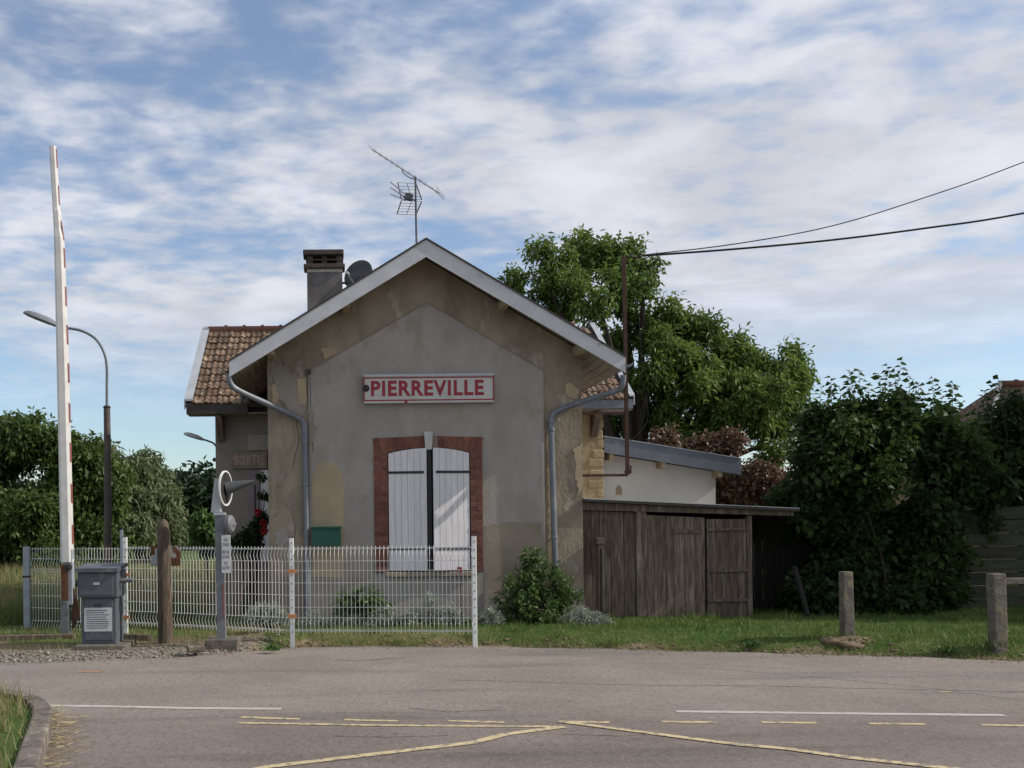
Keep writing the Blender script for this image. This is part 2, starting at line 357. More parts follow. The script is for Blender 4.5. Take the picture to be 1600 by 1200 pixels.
def fastmesh(name, V, Fc, mat, parent=None, attrs=None, smooth=False):
    me = bpy.data.meshes.new(name); V = np.asarray(V, dtype=np.float32); Fc = np.asarray(Fc, dtype=np.int32); k = Fc.shape[1]
    me.vertices.add(len(V)); me.vertices.foreach_set('co', V.ravel()); me.loops.add(Fc.size); me.loops.foreach_set('vertex_index', Fc.ravel())
    me.polygons.add(len(Fc)); me.polygons.foreach_set('loop_start', np.arange(0, Fc.size, k, dtype=np.int32))
    if smooth: me.polygons.foreach_set('use_smooth', np.ones(len(Fc), dtype=bool))
    for a, d in (attrs or {}).items():
        at = me.attributes.new(a, 'FLOAT', 'POINT'); at.data.foreach_set('value', np.asarray(d, dtype=np.float32).ravel())
    me.update(calc_edges=True); me.validate()
    me.materials.append(mat); o = bpy.data.objects.new(name, me); COL.objects.link(o); o.parent = parent; return o
idx = (np.arange(ny-1)[:, None]*nx + np.arange(nx-1)[None, :]).ravel()
dd = YY - edge(XX); wob = .12*np.sin(XX*3.1)+.08*np.sin(XX*7.7+1)
dirt = np.maximum(1-sstep(dd+wob, .06, .20), (1-sstep(XX+wob, -1.1, -.7))*(1-sstep(dd+wob*2, 1.3, 2.0))*.9); grav = (1-sstep(XX+wob, -1.3, -.8))*(1-sstep(dd+wob, .75, 1.2))
grav = np.maximum(grav, (1-sstep(XX, -1.6, -1.2))*sstep(YY, 16.2, 16.6)*(1-sstep(YY, 20, 21))*.55)
ground = fastmesh('ground', np.stack([XX, YY, ZZ], -1).reshape(-1, 3), np.stack([idx, idx+1, idx+nx+1, idx+nx], -1), M['ground'], None, {'dirt': dirt, 'gravel': grav}, True)
ground['kind'] = 'structure'
rx = np.unique(np.concatenate([np.linspace(-60, -9, 12), np.arange(-9, 13, .12), np.linspace(13, 70, 12)]))
re = edge(rx) + .035*np.sin(rx*4.3) + .025*np.sin(rx*11.7+2) + .015*np.sin(rx*27)
rowsY = [np.full_like(rx, -25), np.full_like(rx, 4), np.full_like(rx, 9.), re-.3, re]
rz = [0, 0, 0, 0, -.012]
RV = np.concatenate([np.stack([rx, r_, np.full_like(rx, z_)], -1) for r_, z_ in zip(rowsY, rz)]); m_ = len(rx)
ri = (np.arange(len(rowsY)-1)[:, None]*m_ + np.arange(m_-1)[None, :]).ravel()
road = fastmesh('road', RV, np.stack([ri, ri+1, ri+m_+1, ri+m_], -1), M['asphalt'], None, None, True); road['kind'] = 'structure'
def stripe(name, pix, width, mat, z=.0032):
    pts = [G(*p) for p in pix]
    if name == 'yellow_zigzag': pts = smoothpath(pts, 1)
    L = []; Rr = []
    fine_ = [pts[0]]
    for a, b in zip(pts, pts[1:]):
        k = max(1, int((b-a).length/.15)); fine_ += [a.lerp(b, (i+1)/k) for i in range(k)]
    for i, p in enumerate(fine_):
        d = (fine_[min(i+1, len(fine_)-1)]-fine_[max(i-1, 0)]).normalized(); nrm = Vector((-d.y, d.x, 0))
        w_ = width*(1+random.uniform(-.06, .06))/2
        L.append((p+nrm*w_)[:2]+(z,)); Rr.append((p-nrm*w_)[:2]+(z,))
    mb = MB(); n_ = len(L); mb.add(L+Rr, [(i, i+1, n_+i+1, n_+i) for i in range(n_-1)]); return mb.build(name, mat, road)
stripe('white_line', [(12,1102),(160,1104),(300,1107),(440,1108)], .085, M['wline'])
stripe('white_line', [(1056,1112),(1300,1115),(1570,1118)], .085, M['wline'])
for a, b in (((377,1121),(468,1124)), ((538,1125),(622,1127)), ((700,1127),(788,1129)), ((873,1128),(952,1129)), ((1034,1128),(1119,1129)), ((1190,1129),(1277,1130)), ((1357,1131),(1446,1132)), ((1531,1133),(1640,1135))):
    stripe('yellow_dash', [a, b], .062, M['yellow'])
stripe('orange_paint_mark', [(121,1050),(158,1050)], .05, M['orange']); stripe('yellow_paint_mark', [(157,1049.5),(173,1049)], .05, M['yellow']); stripe('yellow_paint_mark', [(1467,1081),(1490,1081.5)], .04, M['yellow'])
stripe('yellow_line', [(370,1130),(600,1134),(882,1136)], .058, M['yellow'], .0042)
stripe('yellow_zigzag', [(300,1224),(418,1199),(740,1161),(790,1148),(882,1136)], .078, M['yellow'], .0052)
stripe('yellow_zigzag', [(875,1128),(1150,1164),(1230,1171),(1330,1185),(1470,1200),(1600,1215)], .078, M['yellow'], .0062)
M['tar'] = pm('tar', (.085,.075,.070), (.12,.105,.096), 9, c3=(.185,.162,.147), s3=5, t3=(.42,.52))
def seam(pix, wd):
    q = []
    for (a, b), (c_, d_) in zip(pix, pix[1:]):
        for i in range(12): t = i/12; q.append((a+(c_-a)*t, b+(d_-b)*t+random.uniform(-.5, .5)))
    stripe('tar_seam', q+[pix[-1]], wd*.6, M['tar'], .0022)
seam([(700,1062),(860,1067),(1010,1071),(1200,1072),(1400,1077),(1700,1083)], .022); seam([(1080,1042),(1300,1060),(1440,1074),(1640,1100)], .016); seam([(525,1031),(560,1033),(610,1029),(632,1028)], .03)
seam([(960,1036),(1100,1038),(1240,1045)], .014); seam([(640,1107),(700,1112),(790,1109)], .02); seam([(880,1147),(960,1150),(1040,1147)], .03); seam([(520,1150),(600,1152),(700,1149)], .03)
def blob(c, rx_, ry_, rz_, seed, sub=2):
    bm = bmesh.new(); bmesh.ops.create_icosphere(bm, subdivisions=sub, radius=1); rr = random.Random(seed)
    ph = [rr.uniform(0, 6) for _ in range(6)]
    for v_ in bm.verts:
        k = 1 + .16*math.sin(3*v_.co.x+ph[0])*math.cos(2.5*v_.co.y+ph[1]) + .1*math.sin(5*v_.co.z+ph[2]+4*v_.co.x) + rr.uniform(-.06, .06)
        v_.co = Vector((v_.co.x*rx_*k, v_.co.y*ry_*k, v_.co.z*rz_*k)) + Vector(c)
    V = [tuple(v_.co) for v_ in bm.verts]; Fs = [tuple(x.index for x in f.verts) for f in bm.faces]; bm.free(); return V, Fs
def scatter_blobs(name, pts, rmin, rmax, mat, label, cat):
    V = []; Fs = []
    for i, p in enumerate(pts):
        r_ = random.uniform(rmin, rmax); v_, f_ = blob(p, r_*random.uniform(.8, 1.5), r_, r_*.65, i, 1); o = len(V); V += v_; Fs += [tuple(k+o for k in q) for q in f_]
    o = fastmesh(name, V, Fs, mat); tag(o, label, cat, kind='stuff'); return o
pp = []
for _ in range(2300):
    x = random.uniform(-9, -.55); d = abs(random.gauss(.2, .34)); y = float(edge(x))+d-.05; pp.append((x, y, float(hgt(x, y))+.005))
scatter_blobs('gravel', pp, .005, .024, M['pebble'], 'loose grey gravel along the road edge by the barrier', 'gravel')
pp = []
for _ in range(900):
    x = random.uniform(-.6, 12); d = abs(random.gauss(.10, .09)); y = float(edge(x))+d; pp.append((x, y, float(hgt(x, y))+.004))
scatter_blobs('dirt_clods', pp, .008, .032, M['clod'], 'crumbled brown earth along the grass edge of the road', 'soil')

# ---------------------------------------------------------------- foliage helpers
def leaves(name, Pn, D, Ln, Wd, mat, parent=None, nrm=None, droop=0.0, tint=None):
    n_ = len(Pn); Pn = np.asarray(Pn, float); D = np.asarray(D, float); D /= np.linalg.norm(D, axis=1)[:, None]+1e-9
    if nrm is None: nrm = rng.normal(size=(n_, 3)); nrm[:, 2] = np.abs(nrm[:, 2])+.6
    S = np.cross(D, nrm); S /= np.linalg.norm(S, axis=1)[:, None]+1e-9; U = np.cross(S, D)
    Ln = np.broadcast_to(Ln, n_)[:, None]; Wd = np.broadcast_to(Wd, n_)[:, None]
    tip = Pn + D*Ln; tip[:, 2] -= droop*Ln[:, 0]
    mid_ = Pn + D*Ln*.45
    V = np.stack([Pn, mid_+S*Wd/2+U*Wd*.15, tip, mid_-S*Wd/2+U*Wd*.15], 1).reshape(-1, 3)
    b = np.arange(n_)*4; Fc = np.concatenate([np.stack([b, b+1, b+2], -1), np.stack([b, b+2, b+3], -1)])
    tint = rng.random(n_) if tint is None else tint
    return fastmesh(name, V, Fc, mat, parent, {'tint': np.repeat(tint, 4)})
def twig_leaves(clumps, twigs, per, L, W, droop, spread=.06, inner=.35, up=0.0, sub=1, fscale=1.0):
    """clumps: (x,y,z,rx,ry,rz). Returns leaf points and directions along random twigs through every clump, and the twig paths."""
    Pn = []; D = []; paths = []; T = []
    vol = np.array([c[3]*c[4]*c[5] for c in clumps])**.67; share = vol/vol.sum()
    jobs = []
    for c, sh in zip(clumps, share):
        ctr = np.array(c[:3]); rad = np.array(c[3:6]); m = sub
        if m <= 1: jobs.append((ctr, rad, max(4, int(twigs*sh)))); continue
        wts = rng.uniform(.3, 1.0, m)
        for j in range(m):
            dd0 = rng.normal(size=3); dd0 /= np.linalg.norm(dd0); f = (.28+.28*wts[j])*fscale
            jobs.append((ctr+dd0*rad*rng.uniform(.45, .95), rad*f*rng.uniform(.8, 1.15, 3), max(3, int(twigs*sh*wts[j]/wts.sum()))))
    for ctr, rad, k in jobs:
        d = rng.normal(size=(k, 3)); d /= np.linalg.norm(d, axis=1)[:, None]; ct_ = rng.random(k)
        ends = ctr + d*rad*rng.uniform(.62, 1.12, (k, 1)); ends[:, 2] += up*rad[2]
        starts = ctr + d*rad*.12 + rng.normal(size=(k, 3))*rad*.10
        midp = (starts+ends)/2 + rng.normal(size=(k, 3))*rad*.13; midp[:, 2] += rad[2]*.08
        t = inner + (1-inner)*np.sqrt(rng.random((k, per, 1)))
        A, B, Cc = starts[:, None], midp[:, None], ends[:, None]
        p = (1-t)**2*A + 2*t*(1-t)*B + t**2*Cc + rng.normal(size=(k, per, 3))*spread
        tang = 2*(1-t)*(B-A)+2*t*(Cc-B); tang /= np.linalg.norm(tang, axis=2)[..., None]+1e-9
        dr = tang*.6 + rng.normal(size=(k, per, 3))*.6; dr[..., 2] -= droop
        Pn.append(p.reshape(-1, 3)); D.append(dr.reshape(-1, 3)); paths += list(zip(starts, midp, ends))
        T.append(np.clip(rng.uniform(0, .45)+np.repeat(ct_*.3, per)+rng.random(k*per)*.3, 0, 1))
    return np.concatenate(Pn), np.concatenate(D), paths, np.concatenate(T)
def tree(name, label, cat, base, clumps, trunk_r, twigs, per, L, W, mat, fork=.45, droop=.5, spread=.07, group=None, stems=1, inner=.35, twig_r=.008, up=0.0, sub=9, fscale=1.0, shoots=()):
    t = thing(name, label, cat, base, group); base = Vector(base)
    Pn, D, paths, T = twig_leaves(clumps, twigs, per, L, W, droop, spread, inner, up, sub, fscale)
    for (sx, sy0, sy1, Ys) in shoots:            # upright leafy shoots that break the outline
        a = np.array(P(sx+random.uniform(-14, 14), sy1, Ys)); b = np.array(P(sx, sy0, Ys)); k = 26
        tt = np.linspace(0, 1, k)[:, None]; pth = a+(b-a)*tt + np.sin(tt*3)*np.array([.06, .05, 0])*random.uniform(-1, 1)
        Pn = np.concatenate([Pn, pth]); al = np.arange(k)*2.4
        D = np.concatenate([D, np.column_stack([np.cos(al), np.sin(al), rng.uniform(-.3, .5, k)])]); T = np.concatenate([T, rng.uniform(.4, 1, k)]); paths += [(a, (a+b)/2, b)]*2
    n_ = len(Pn); leaves('crown', Pn, D, L*rng.uniform(.6, 1.25, n_), W*rng.uniform(.7, 1.25, n_), mat, t, droop=.12, tint=T)
    mb = MB(); cm = Vector(np.mean([c[:3] for c in clumps], axis=0)); zmin = min(c[2]-c[5] for c in clumps)
    fk = Vector((base.x+(cm.x-base.x)*.25, base.y+(cm.y-base.y)*.25, base.z+(zmin-base.z)*fork+ .25))
    if stems == 1: mb.tube([base-Vector((0,0,.2)), base.lerp(fk, .5)+Vector((trunk_r*.4, 0, 0)), fk], [trunk_r*1.25, trunk_r, trunk_r*.85], 9)
    for i, c in enumerate(clumps):
        if stems > 1 and (i % 4 or c[2] < cm.z): continue
        e = Vector(c[:3]); s0 = fk if stems == 1 else base + Vector((random.uniform(-.3, .3), random.uniform(-.2, .2), -.1))
        m1 = s0.lerp(e, .45) + Vector((random.uniform(-.2, .2), random.uniform(-.2, .2), .22*(e-s0).length*.5))
        r0 = trunk_r*(.6 if stems == 1 else .5); mb.tube([s0, s0.lerp(m1, .55)+Vector((0, 0, .05)), m1, e], [r0, r0*.8, r0*.6, r0*.25], 6)
    for a, b, c in paths[::2]: mb.tube([a, b, c], [twig_r*1.8, twig_r, twig_r*.4], 3, False)
    mb.build('trunk', M['bark'], t, True); return t
def blades(name, pts, hmin, hmax, wd, mat, label, cat, lean=.35, tint=None):
    pts = np.asarray(pts); n_ = len(pts); h = rng.uniform(hmin, hmax, n_); a = rng.uniform(0, 2*np.pi, n_)
    lx = rng.normal(size=(n_, 2))*lean*h[:, None]; sx = np.stack([np.cos(a), np.sin(a)], -1)*wd/2
    z0 = np.zeros(n_); tipv = pts + np.column_stack([lx, h]); l_ = pts + np.column_stack([sx, z0]); r_ = pts - np.column_stack([sx, z0])
    V = np.stack([l_, r_, tipv], 1).reshape(-1, 3); Fc = np.arange(3*n_).reshape(-1, 3)
    o = fastmesh(name, V, Fc, mat, None, {'tint': np.repeat(rng.random(n_) if tint is None else tint, 3)}); tag(o, label, cat, kind='stuff'); return o

# ---------------------------------------------------------------- the station house
YF = 14.1; XL, XR, XM = -.905, 3.545, 1.315
SL = .605; RZ = 5.41; HALF = 2.71; YB = 13.6            # gable roof slope, ridge height, half width to the eave, bargeboard plane
ZG = .02
def gz(x): return RZ - SL*abs(x-XM)
house = thing('station_house', 'small rendered railway house with a front gable and white shuttered window', 'house', (XM, YF, .1))
px = lambda x, y, Y=YF: (P(x, y, Y).x, P(x, y, Y).z)
# window opening, a flat segmental arch
wl, wr = px(606, 800)[0], px(735, 800)[0]; wz0 = px(670, 893)[1]; wz1 = px(606, 708)[1]; wz2 = px(670, 699)[1]; wm = (wl+wr)/2
def arch(x, zs=wz1, zc=wz2): t = (x-wm)/((wr-wl)/2); return zc - (zc-zs)*t*t
hole = [(wl, wz0), (wr, wz0)] + [(wr-(wr-wl)*i/8, arch(wr-(wr-wl)*i/8)) for i in range(9)]
outer = [(XL, ZG), (XR, ZG), (XR, gz(XR)-.14), (XM, RZ-.14), (XL, gz(XL)-.14)]
mb = MB(); mb.prism(outer, YF, YF+.35, hole)
mb.box(XL, XL+.3, YF+.35, 17, ZG, gz(XL)-.15); mb.box(XR-.3, XR, YF+.35, 17, ZG, gz(XR)-.15)
mb.build('wall', M['border'], house)
pl, pr = px(483, 700)[0], px(850, 700)[0]
pan = [(pl, ZG+.02), (pr, ZG+.02), (pr, px(850, 580)[1]), (px(667, 473)[0], px(667, 473)[1]), (pl, px(483, 580)[1])]
bl, br_ = px(584.5, 800)[0], px(754, 800)[0]; bt = px(670, 681)[1]
h2 = [(bl, wz0-.02), (br_, wz0-.02), (br_, bt-.03), (wm, bt), (bl, bt-.03)]
MB().prism(pan, YF-.014, YF+.002, h2).build('render_panel', M['panel'], house)
def patch(name, pix, mat, proud, Y=YF, jit=.012, parent=house):
    pts = []
    for i, (a, b) in enumerate(pix):
        c, d = pix[(i+1) % len(pix)]; k = max(1, int(math.hypot(c-a, d-b)/5))
        for q in range(k):
            x, z = px(a+(c-a)*q/k, b+(d-b)*q/k, Y); pts.append((x+random.uniform(-jit, jit), z+random.uniform(-jit, jit)))
    area = sum(a[0]*b[1]-b[0]*a[1] for a, b in zip(pts, pts[1:]+pts[:1]))
    if area < 0: pts.reverse()
    return MB().prism(pts, Y-proud, Y+.001).build(name, mat, parent)
patch('plaster_patch', [(488,970),(488,745),(495,727),(510,721),(525,724),(535,740),(537,760),(537,970)], M['tan'], .019, jit=.006)
patch('plaster_patch', [(757,965),(757,821),(800,815),(846,817),(849,965)], M['lowplaster'], .018, jit=.006)
patch('broken_render', [(421,575),(440,570),(462,590),(478,588),(479,640),(470,655),(450,650),(446,630),(436,622),(430,600)], M['wing'], .012)
patch('exposed_stone', [(464,592),(478,590),(479,634),(466,632)], M['tan'], .018)
patch('broken_render', [(452,770),(468,758),(476,745),(476,800),(470,840),(460,820),(455,795),(444,785)], M['lowplaster'], .014)
patch('broken_render', [(484,640),(491,645),(489,660),(494,668),(491,690),(484,695)], M['wing'], .022)
patch('broken_render', [(854,680),(860,660),(862,760),(860,880),(856,885),(857,800)], M['tan'], .016, jit=.015)
patch('plinth', [(756,975),(756,925),(912,922),(914,975)], M['wing'], .03, jit=.004)
patch('plinth', [(423,975),(423,900),(584,902),(584,975)], M['wing'], .024, jit=.004)
MB().box(px(479,580)[0], px(486,580)[0], YF-.06, YF, px(482,585)[1], px(482,578)[1]).build('iron_stub', M['iron'], house)
for pix, m_ in (([(422,720),(432,700),(438,735),(430,770),(434,800),(423,810)], 'lowplaster'), ([(424,600),(436,604),(434,625),(426,640)], 'tan'), ([(440,655),(456,660),(462,690),(452,705),(443,690)], 'lowplaster'), ([(430,830),(447,826),(452,845),(440,856),(431,850)], 'panel'),
                ([(895,700),(909,690),(910,760),(903,775),(899,740)], 'tan'), ([(880,600),(893,596),(905,612),(900,625),(886,618)], 'tan'), ([(500,545),(520,540),(528,552),(508,560)], 'tan'), ([(760,470),(782,476),(790,490),(770,492)], 'lowplaster'), ([(600,440),(622,432),(618,448),(604,456)], 'lowplaster')):
    patch('render_flake', pix, M[m_], .009+random.uniform(0, .006), jit=.022)
def crack(pix, Y=YF):
    q = []
    for (a, b), (c_, d_) in zip(pix, pix[1:]):
        for i in range(6): t = i/6; q.append(P(a+(c_-a)*t+random.uniform(-1, 1), b+(d_-b)*t+random.uniform(-1, 1), Y))
    MB().tube(q, .0035, 4).build('crack', M['dark'], house)
crack([(440,560),(448,600),(462,640),(466,690),(455,740)], YF-.002); crack([(456,780),(462,830),(455,880)], YF-.002); crack([(484,590),(486,640),(490,720)], YF-.016);
edge_pts = [(850,690),(850,580),(667,473),(484,580)]      # the worn scored line round the render panel
for a, b in zip(edge_pts, edge_pts[1:]): MB().tube([P(*a, YF-.0145), P(*b, YF-.0145)], .0055, 4).build('score_line', M['lowplaster'], house)
# window surround of bricks, keystone, sill
BY = YF-.035
sur = MB(); sur.prism([(bl, wz0), (wl, wz0), (wl, wz1), (bl, wz1)], BY+.007, YF+.2); sur.prism([(wr, wz0), (br_, wz0), (br_, wz1), (wr, wz1)], BY+.007, YF+.2)
ar = [(wl+(wr-wl)*i/12, arch(wl+(wr-wl)*i/12)) for i in range(13)]
sur.prism([(bl, wz1)] + ar + [(br_, wz1), (br_, bt-.025), (wm, bt-.006), (bl, bt-.025)], BY+.008, YF+.2)
surround = sur.build('window_surround', M['mortar'], house)
jw = wl-bl; ch = .0715
bme = {}
def brick(x0, x1, z0, z1, rot=0):
    w_, h_ = x1-x0-.008, z1-z0-.009; k = (round(w_, 3), round(h_, 3))
    if k not in bme:
        m2 = MB(); m2.box(-w_/2, w_/2, 0, .12, -h_/2, h_/2); bme[k] = m2.mesh('brick'); bme[k].materials.append(M['brick'])
    inst(bme[k], 'brick', surround, ((x0+x1)/2+random.uniform(-.002, .002), BY+random.uniform(-.003, .004), (z0+z1)/2), (0, rot, 0))
for side in (0, 1):
    x0, x1 = (bl, wl) if side == 0 else (wr, br_); z = wz0; i = 0
    while z < wz1-.02:
        zt = min(z+ch, wz1)
        if i % 2: brick(x0, x1, z, zt)
        else:
            c_ = x0 + (x1-x0)*(.5 if i % 4 else .55); brick(x0, c_, z, zt); brick(c_, x1, z, zt)
        z = zt; i += 1
nb = 17; bw = (br_-bl)/nb
for i in range(nb):
    xa, xb = bl+bw*i, bl+bw*(i+1); xm_ = (xa+xb)/2
    if abs(xm_-wm) < bw*.9: continue
    zl = max(wz1, arch(min(max(xm_, wl), wr))) if wl < xm_ < wr else wz1; zt = bt-.004-.02*abs(xm_-wm)/(wm-bl)
    brick(xa, xb, zl, zt, (xm_-wm)*.16)
kx0, kx1 = px(662, 680)[0], px(676, 680)[0]
MB().prism([(kx0+.018, px(669,703)[1]), (kx1-.018, px(669,703)[1]), (kx1, px(669,675)[1]), (kx0, px(669,675)[1])], BY-.025, YF+.1).build('keystone', M['key'], house, bevel=.005)
MB().box(wl-.05, wr+.05, BY-.03, YF+.2, wz0-.07, wz0-.003).build('sill', M['lowplaster'], house, bevel=.008)
MB().box(wl-.02, wr+.02, YF+.22, YF+.26, wz0, wz2).build('window_back', M['dark'], house)
MB().box(px(669,0)[0], px(675,0)[0], BY-.005, BY+.04, wz0+.005, wz2-.01).build('centre_bar', M['black'], house)
def shutter(x0, x1, hinge_right):
    W_ = x1-x0; nP = 6; pw = W_/nP; hx = x1 if hinge_right else x0
    s_ = thing('shutter', None, None, (0, 0, 0)); del s_['_off']; s_.name = 'shutter'; s_.parent = house
    for k in ('label', 'category'):
        if k in s_: del s_[k]
    sh = bpy.data.objects.new('shutter', MB().box(-.02, W_-.0 if not hinge_right else .02, .026, .034, wz0+.06, wz1-.05).mesh('shutter')) if False else None
    sgn = -1 if hinge_right else 1
    def X(a): return sgn*a
    for i in range(nP):
        a, b = i*pw+.0015, (i+1)*pw-.0015; xa, xb = hx+sgn*a, hx+sgn*b
        lo, hi = min(xa, xb), max(xa, xb); zb = wz0+.015+random.uniform(0, .006)
        poly = [(lo-hx, zb), (hi-hx, zb), (hi-hx, arch(hi)-.012), (lo-hx, arch(lo)-.012)]
        MB().prism(poly, 0, .026).build('plank', M['shutter'], s_, bevel=.002)
    for pz in (738, 857):
        zc_ = px(670, pz)[1]; MB().box(X(-.03), X(W_*.93), -.009, -.0005, zc_-.017, zc_+.017).build('strap_hinge', M['black'], s_)
    s_.location = (hx, BY+.012, 0); s_.rotation_euler = (0, 0, R(10) if hinge_right else R(-4.0)); return s_
shutter(wl+.012, px(668,0)[0]-.004, False); shutter(px(676,0)[0]+.002, wr-.012, True)
# gable roof: slabs, bargeboards, soffits, purlins
for sg in (-1, 1):
    xe = XM+sg*HALF; ze = gz(xe)
    prof = [(XM, RZ), (xe, ze), (xe, ze-.022), (XM, RZ-.022)]
    MB().prism(prof if sg < 0 else prof[::-1], YB-.02, 19.1).build('roof_slope', M['roofdark'], house)
    d_ = .235; prof = [(XM, RZ-.024), (xe, ze-.024), (xe, ze-d_), (XM, RZ-.024-d_)]
    MB().prism(prof, YB, YB+.03).build('bargeboard', M['barge'], house)
    nb_ = 5
    for i in range(nb_):                       # boards under the eave overhang, running back
        xa = XM+sg*(2.226+(HALF-2.226)*i/nb_+.003); xb = XM+sg*(2.226+(HALF-2.226)*(i+1)/nb_-.003)
        pr_ = [(xa, gz(xa)-.14), (xb, gz(xb)-.14), (xb, gz(xb)-.165), (xa, gz(xa)-.165)]
        MB().prism(pr_, YB+.032, 16.9).build('soffit_board', M['soffit'], house)
    for i in range(11):                        # boards under the front overhang, running up the slope
        a0, a1 = 2.22*i/11+.003, 2.22*(i+1)/11-.003
        pr_ = [(XM+sg*a0, RZ-SL*a0-.10), (XM+sg*a1, RZ-SL*a1-.10), (XM+sg*a1, RZ-SL*a1-.12), (XM+sg*a0, RZ-SL*a0-.12)]
        MB().prism(pr_, YB+.032, YF-.001).build('verge_board', M['soffit'], house)
    for t in (.5, .98):
        xp = XM+sg*2.2*t; zp = gz(xp)-.125
        MB().box(xp-.05, xp+.05, YB+.06, YF+.1, zp-.13, zp).build('purlin_end', M['tan'], house, bevel=.01)
    # gutter and downpipe
    gxx = xe+sg*.045; gzz = ze-.10; hp = []
    mbg = MB(); seg = 7; vs_ = []; fs_ = []
    for yy in (YB-.01, 16.55):
        for k in range(seg+1):
            t = math.pi*k/seg; vs_.append((gxx-math.cos(t)*.055, yy, gzz-math.sin(t)*.055))
    for k in range(seg): fs_.append((k, k+1, seg+2+k, seg+1+k))
    g_ = mbg.add(vs_, fs_).build('gutter', M['zinc'], house, True); sd = g_.modifiers.new('solid', 'SOLIDIFY'); sd.thickness = .004
pipeL = smoothpath([P(358,584,13.64), P(359,597,13.66), P(372,610,13.72), P(420,632,13.92), P(462,651,14.02), P(474,660,14.03), P(476,675,14.03)]) + [P(478,760,14.03), P(480,965,14.03)]
MB().tube(pipeL, .043, 10).build('downpipe', M['zinc'], house, True)
pipeR = smoothpath([P(974,586,13.64), P(972,602,13.66), P(962,611,13.72), P(915,626,13.92), P(874,641,14.02), P(863,649,14.03), P(861,664,14.03)]) + [P(864,760,14.03), P(868,885,14.03)]
MB().tube(pipeR, .041, 10).build('downpipe', M['zinc'], house, True)
o = MB().tube([P(868,884,14.03), P(869,975,14.03)], .05, 10).build('pipe_foot', M['iron'], house, True); o['label'] = 'black cast iron foot of the downpipe'
for q, yy in ((476, 678), (477, 757), (861.5, 672), (866, 840)):
    p = P(q, yy, 14.03); MB().lathe([(.05, -.015), (.053, 0), (.05, .015)], p, seg=10).build('pipe_collar', M['zinc'], house, True)
# the cross wing behind
YW = 17.0; WX0, WX1 = -1.99, 4.62; RX0, RX1 = -2.44, 5.04; YE, YR = 16.6, 19.1; WZ = 3.57; WS = .685
mb = MB(); mb.box(WX0, XL+.3, YW, YW+.35, 0, 3.75); mb.build('wing_wall', M['wing'], house)
mb = MB(); mb.box(XR-.3, WX1, YW, YW+.35, 0, 3.75); mb.build('wing_wall', M['stone'], house)['label'] = 'ochre stone wall of the side wing'
for x_ in (WX0, WX1-.35):
    MB().add([(x_,YW+.35,0),(x_+.35,YW+.35,0),(x_+.35,YW+4,0),(x_,YW+4,0),(x_,YW+.35,3.74),(x_+.35,YW+.35,3.74),(x_+.35,YR,5.05),(x_,YR,5.05),(x_+.35,YW+4,3.74),(x_,YW+4,3.74)],
             [(0,3,9,7,4),(1,5,6,8,2),(4,7,6,5),(7,9,8,6),(0,4,5,1),(3,2,8,9)]).build('wing_end_wall', M['wing'], house)
MB().box(WX0, WX1, YW+3.7, YW+4, 0, 3.74).build('wing_back_wall', M['wing'], house)
for i in range(13):                            # quoins at the worn right corner
    z0 = 1.4+i*.17+random.uniform(-.02, .02); wq = random.uniform(.09, .26); MB().box(WX1-wq, WX1+random.uniform(.004, .025), YW-random.uniform(.004, .014), YW+.2, z0+.006, z0+random.uniform(.13, .155)).build('quoin_stone', M['stone'], house, bevel=.015)
def wz(y): return WZ+WS*(y-YE)
def slab(x0, x1, t0, t1):
    return MB().add([(x0,YE,wz(YE)-t0),(x1,YE,wz(YE)-t0),(x1,YR,wz(YR)-t0),(x0,YR,wz(YR)-t0),(x0,YE,wz(YE)-t1),(x1,YE,wz(YE)-t1),(x1,YR,wz(YR)-t1),(x0,YR,wz(YR)-t1)],
                    [(0,1,2,3),(7,6,5,4),(0,4,5,1),(1,5,6,2),(2,6,7,3),(3,7,4,0)])
slab(RX0, RX1, .03, .09).build('wing_roof', M['roofdark'], house)
mb = MB().add([(RX0,YR,wz(YR)-.03),(RX1,YR,wz(YR)-.03),(RX1,YR+2.5,WZ-.03),(RX0,YR+2.5,WZ-.03),(RX0,YR,wz(YR)-.09),(RX1,YR,wz(YR)-.09),(RX1,YR+2.5,WZ-.09),(RX0,YR+2.5,WZ-.09)],
              [(0,1,2,3),(7,6,5,4),(0,4,5,1),(1,5,6,2),(2,6,7,3),(3,7,4,0)]); mb.build('wing_roof', M['tile'], house)
MB().box(RX0+.02, XM-HALF, YE-.03, YE, WZ-.20, WZ-.035).build('fascia', M['roofdark'], house); MB().box(XM+HALF, RX1-.02, YE-.03, YE, WZ-.18, WZ-.035).build('fascia', M['zinc'], house)
MB().box(RX0+.02, XL, YE, YW, WZ-.20, WZ-.18).build('wing_soffit', M['soffit'], house); MB().box(XR, RX1-.02, YE, YW, WZ-.20, WZ-.18).build('wing_soffit', M['soffit'], house)
for x_ in (WX0+.1, WX1-.15):
    MB().prism([(x_-.06, WZ-.2), (x_+.06, WZ-.2), (x_+.06, WZ-.62), (x_-.06, WZ-.62)][::-1], YW-.07, YW).build('eave_bracket', M['wood'], house)
    MB().add([(x_-.05,YE+.05,WZ-.22),(x_+.05,YE+.05,WZ-.22),(x_+.05,YE+.12,WZ-.32),(x_-.05,YE+.12,WZ-.32),(x_-.05,YW-.07,WZ-.58),(x_+.05,YW-.07,WZ-.58),(x_+.05,YW-.07,WZ-.22),(x_-.05,YW-.07,WZ-.22)],
             [(0,1,6,7),(0,3,2,1),(3,4,5,2),(0,7,4,3),(1,2,5,6)]).build('eave_brace', M['wood'], house)
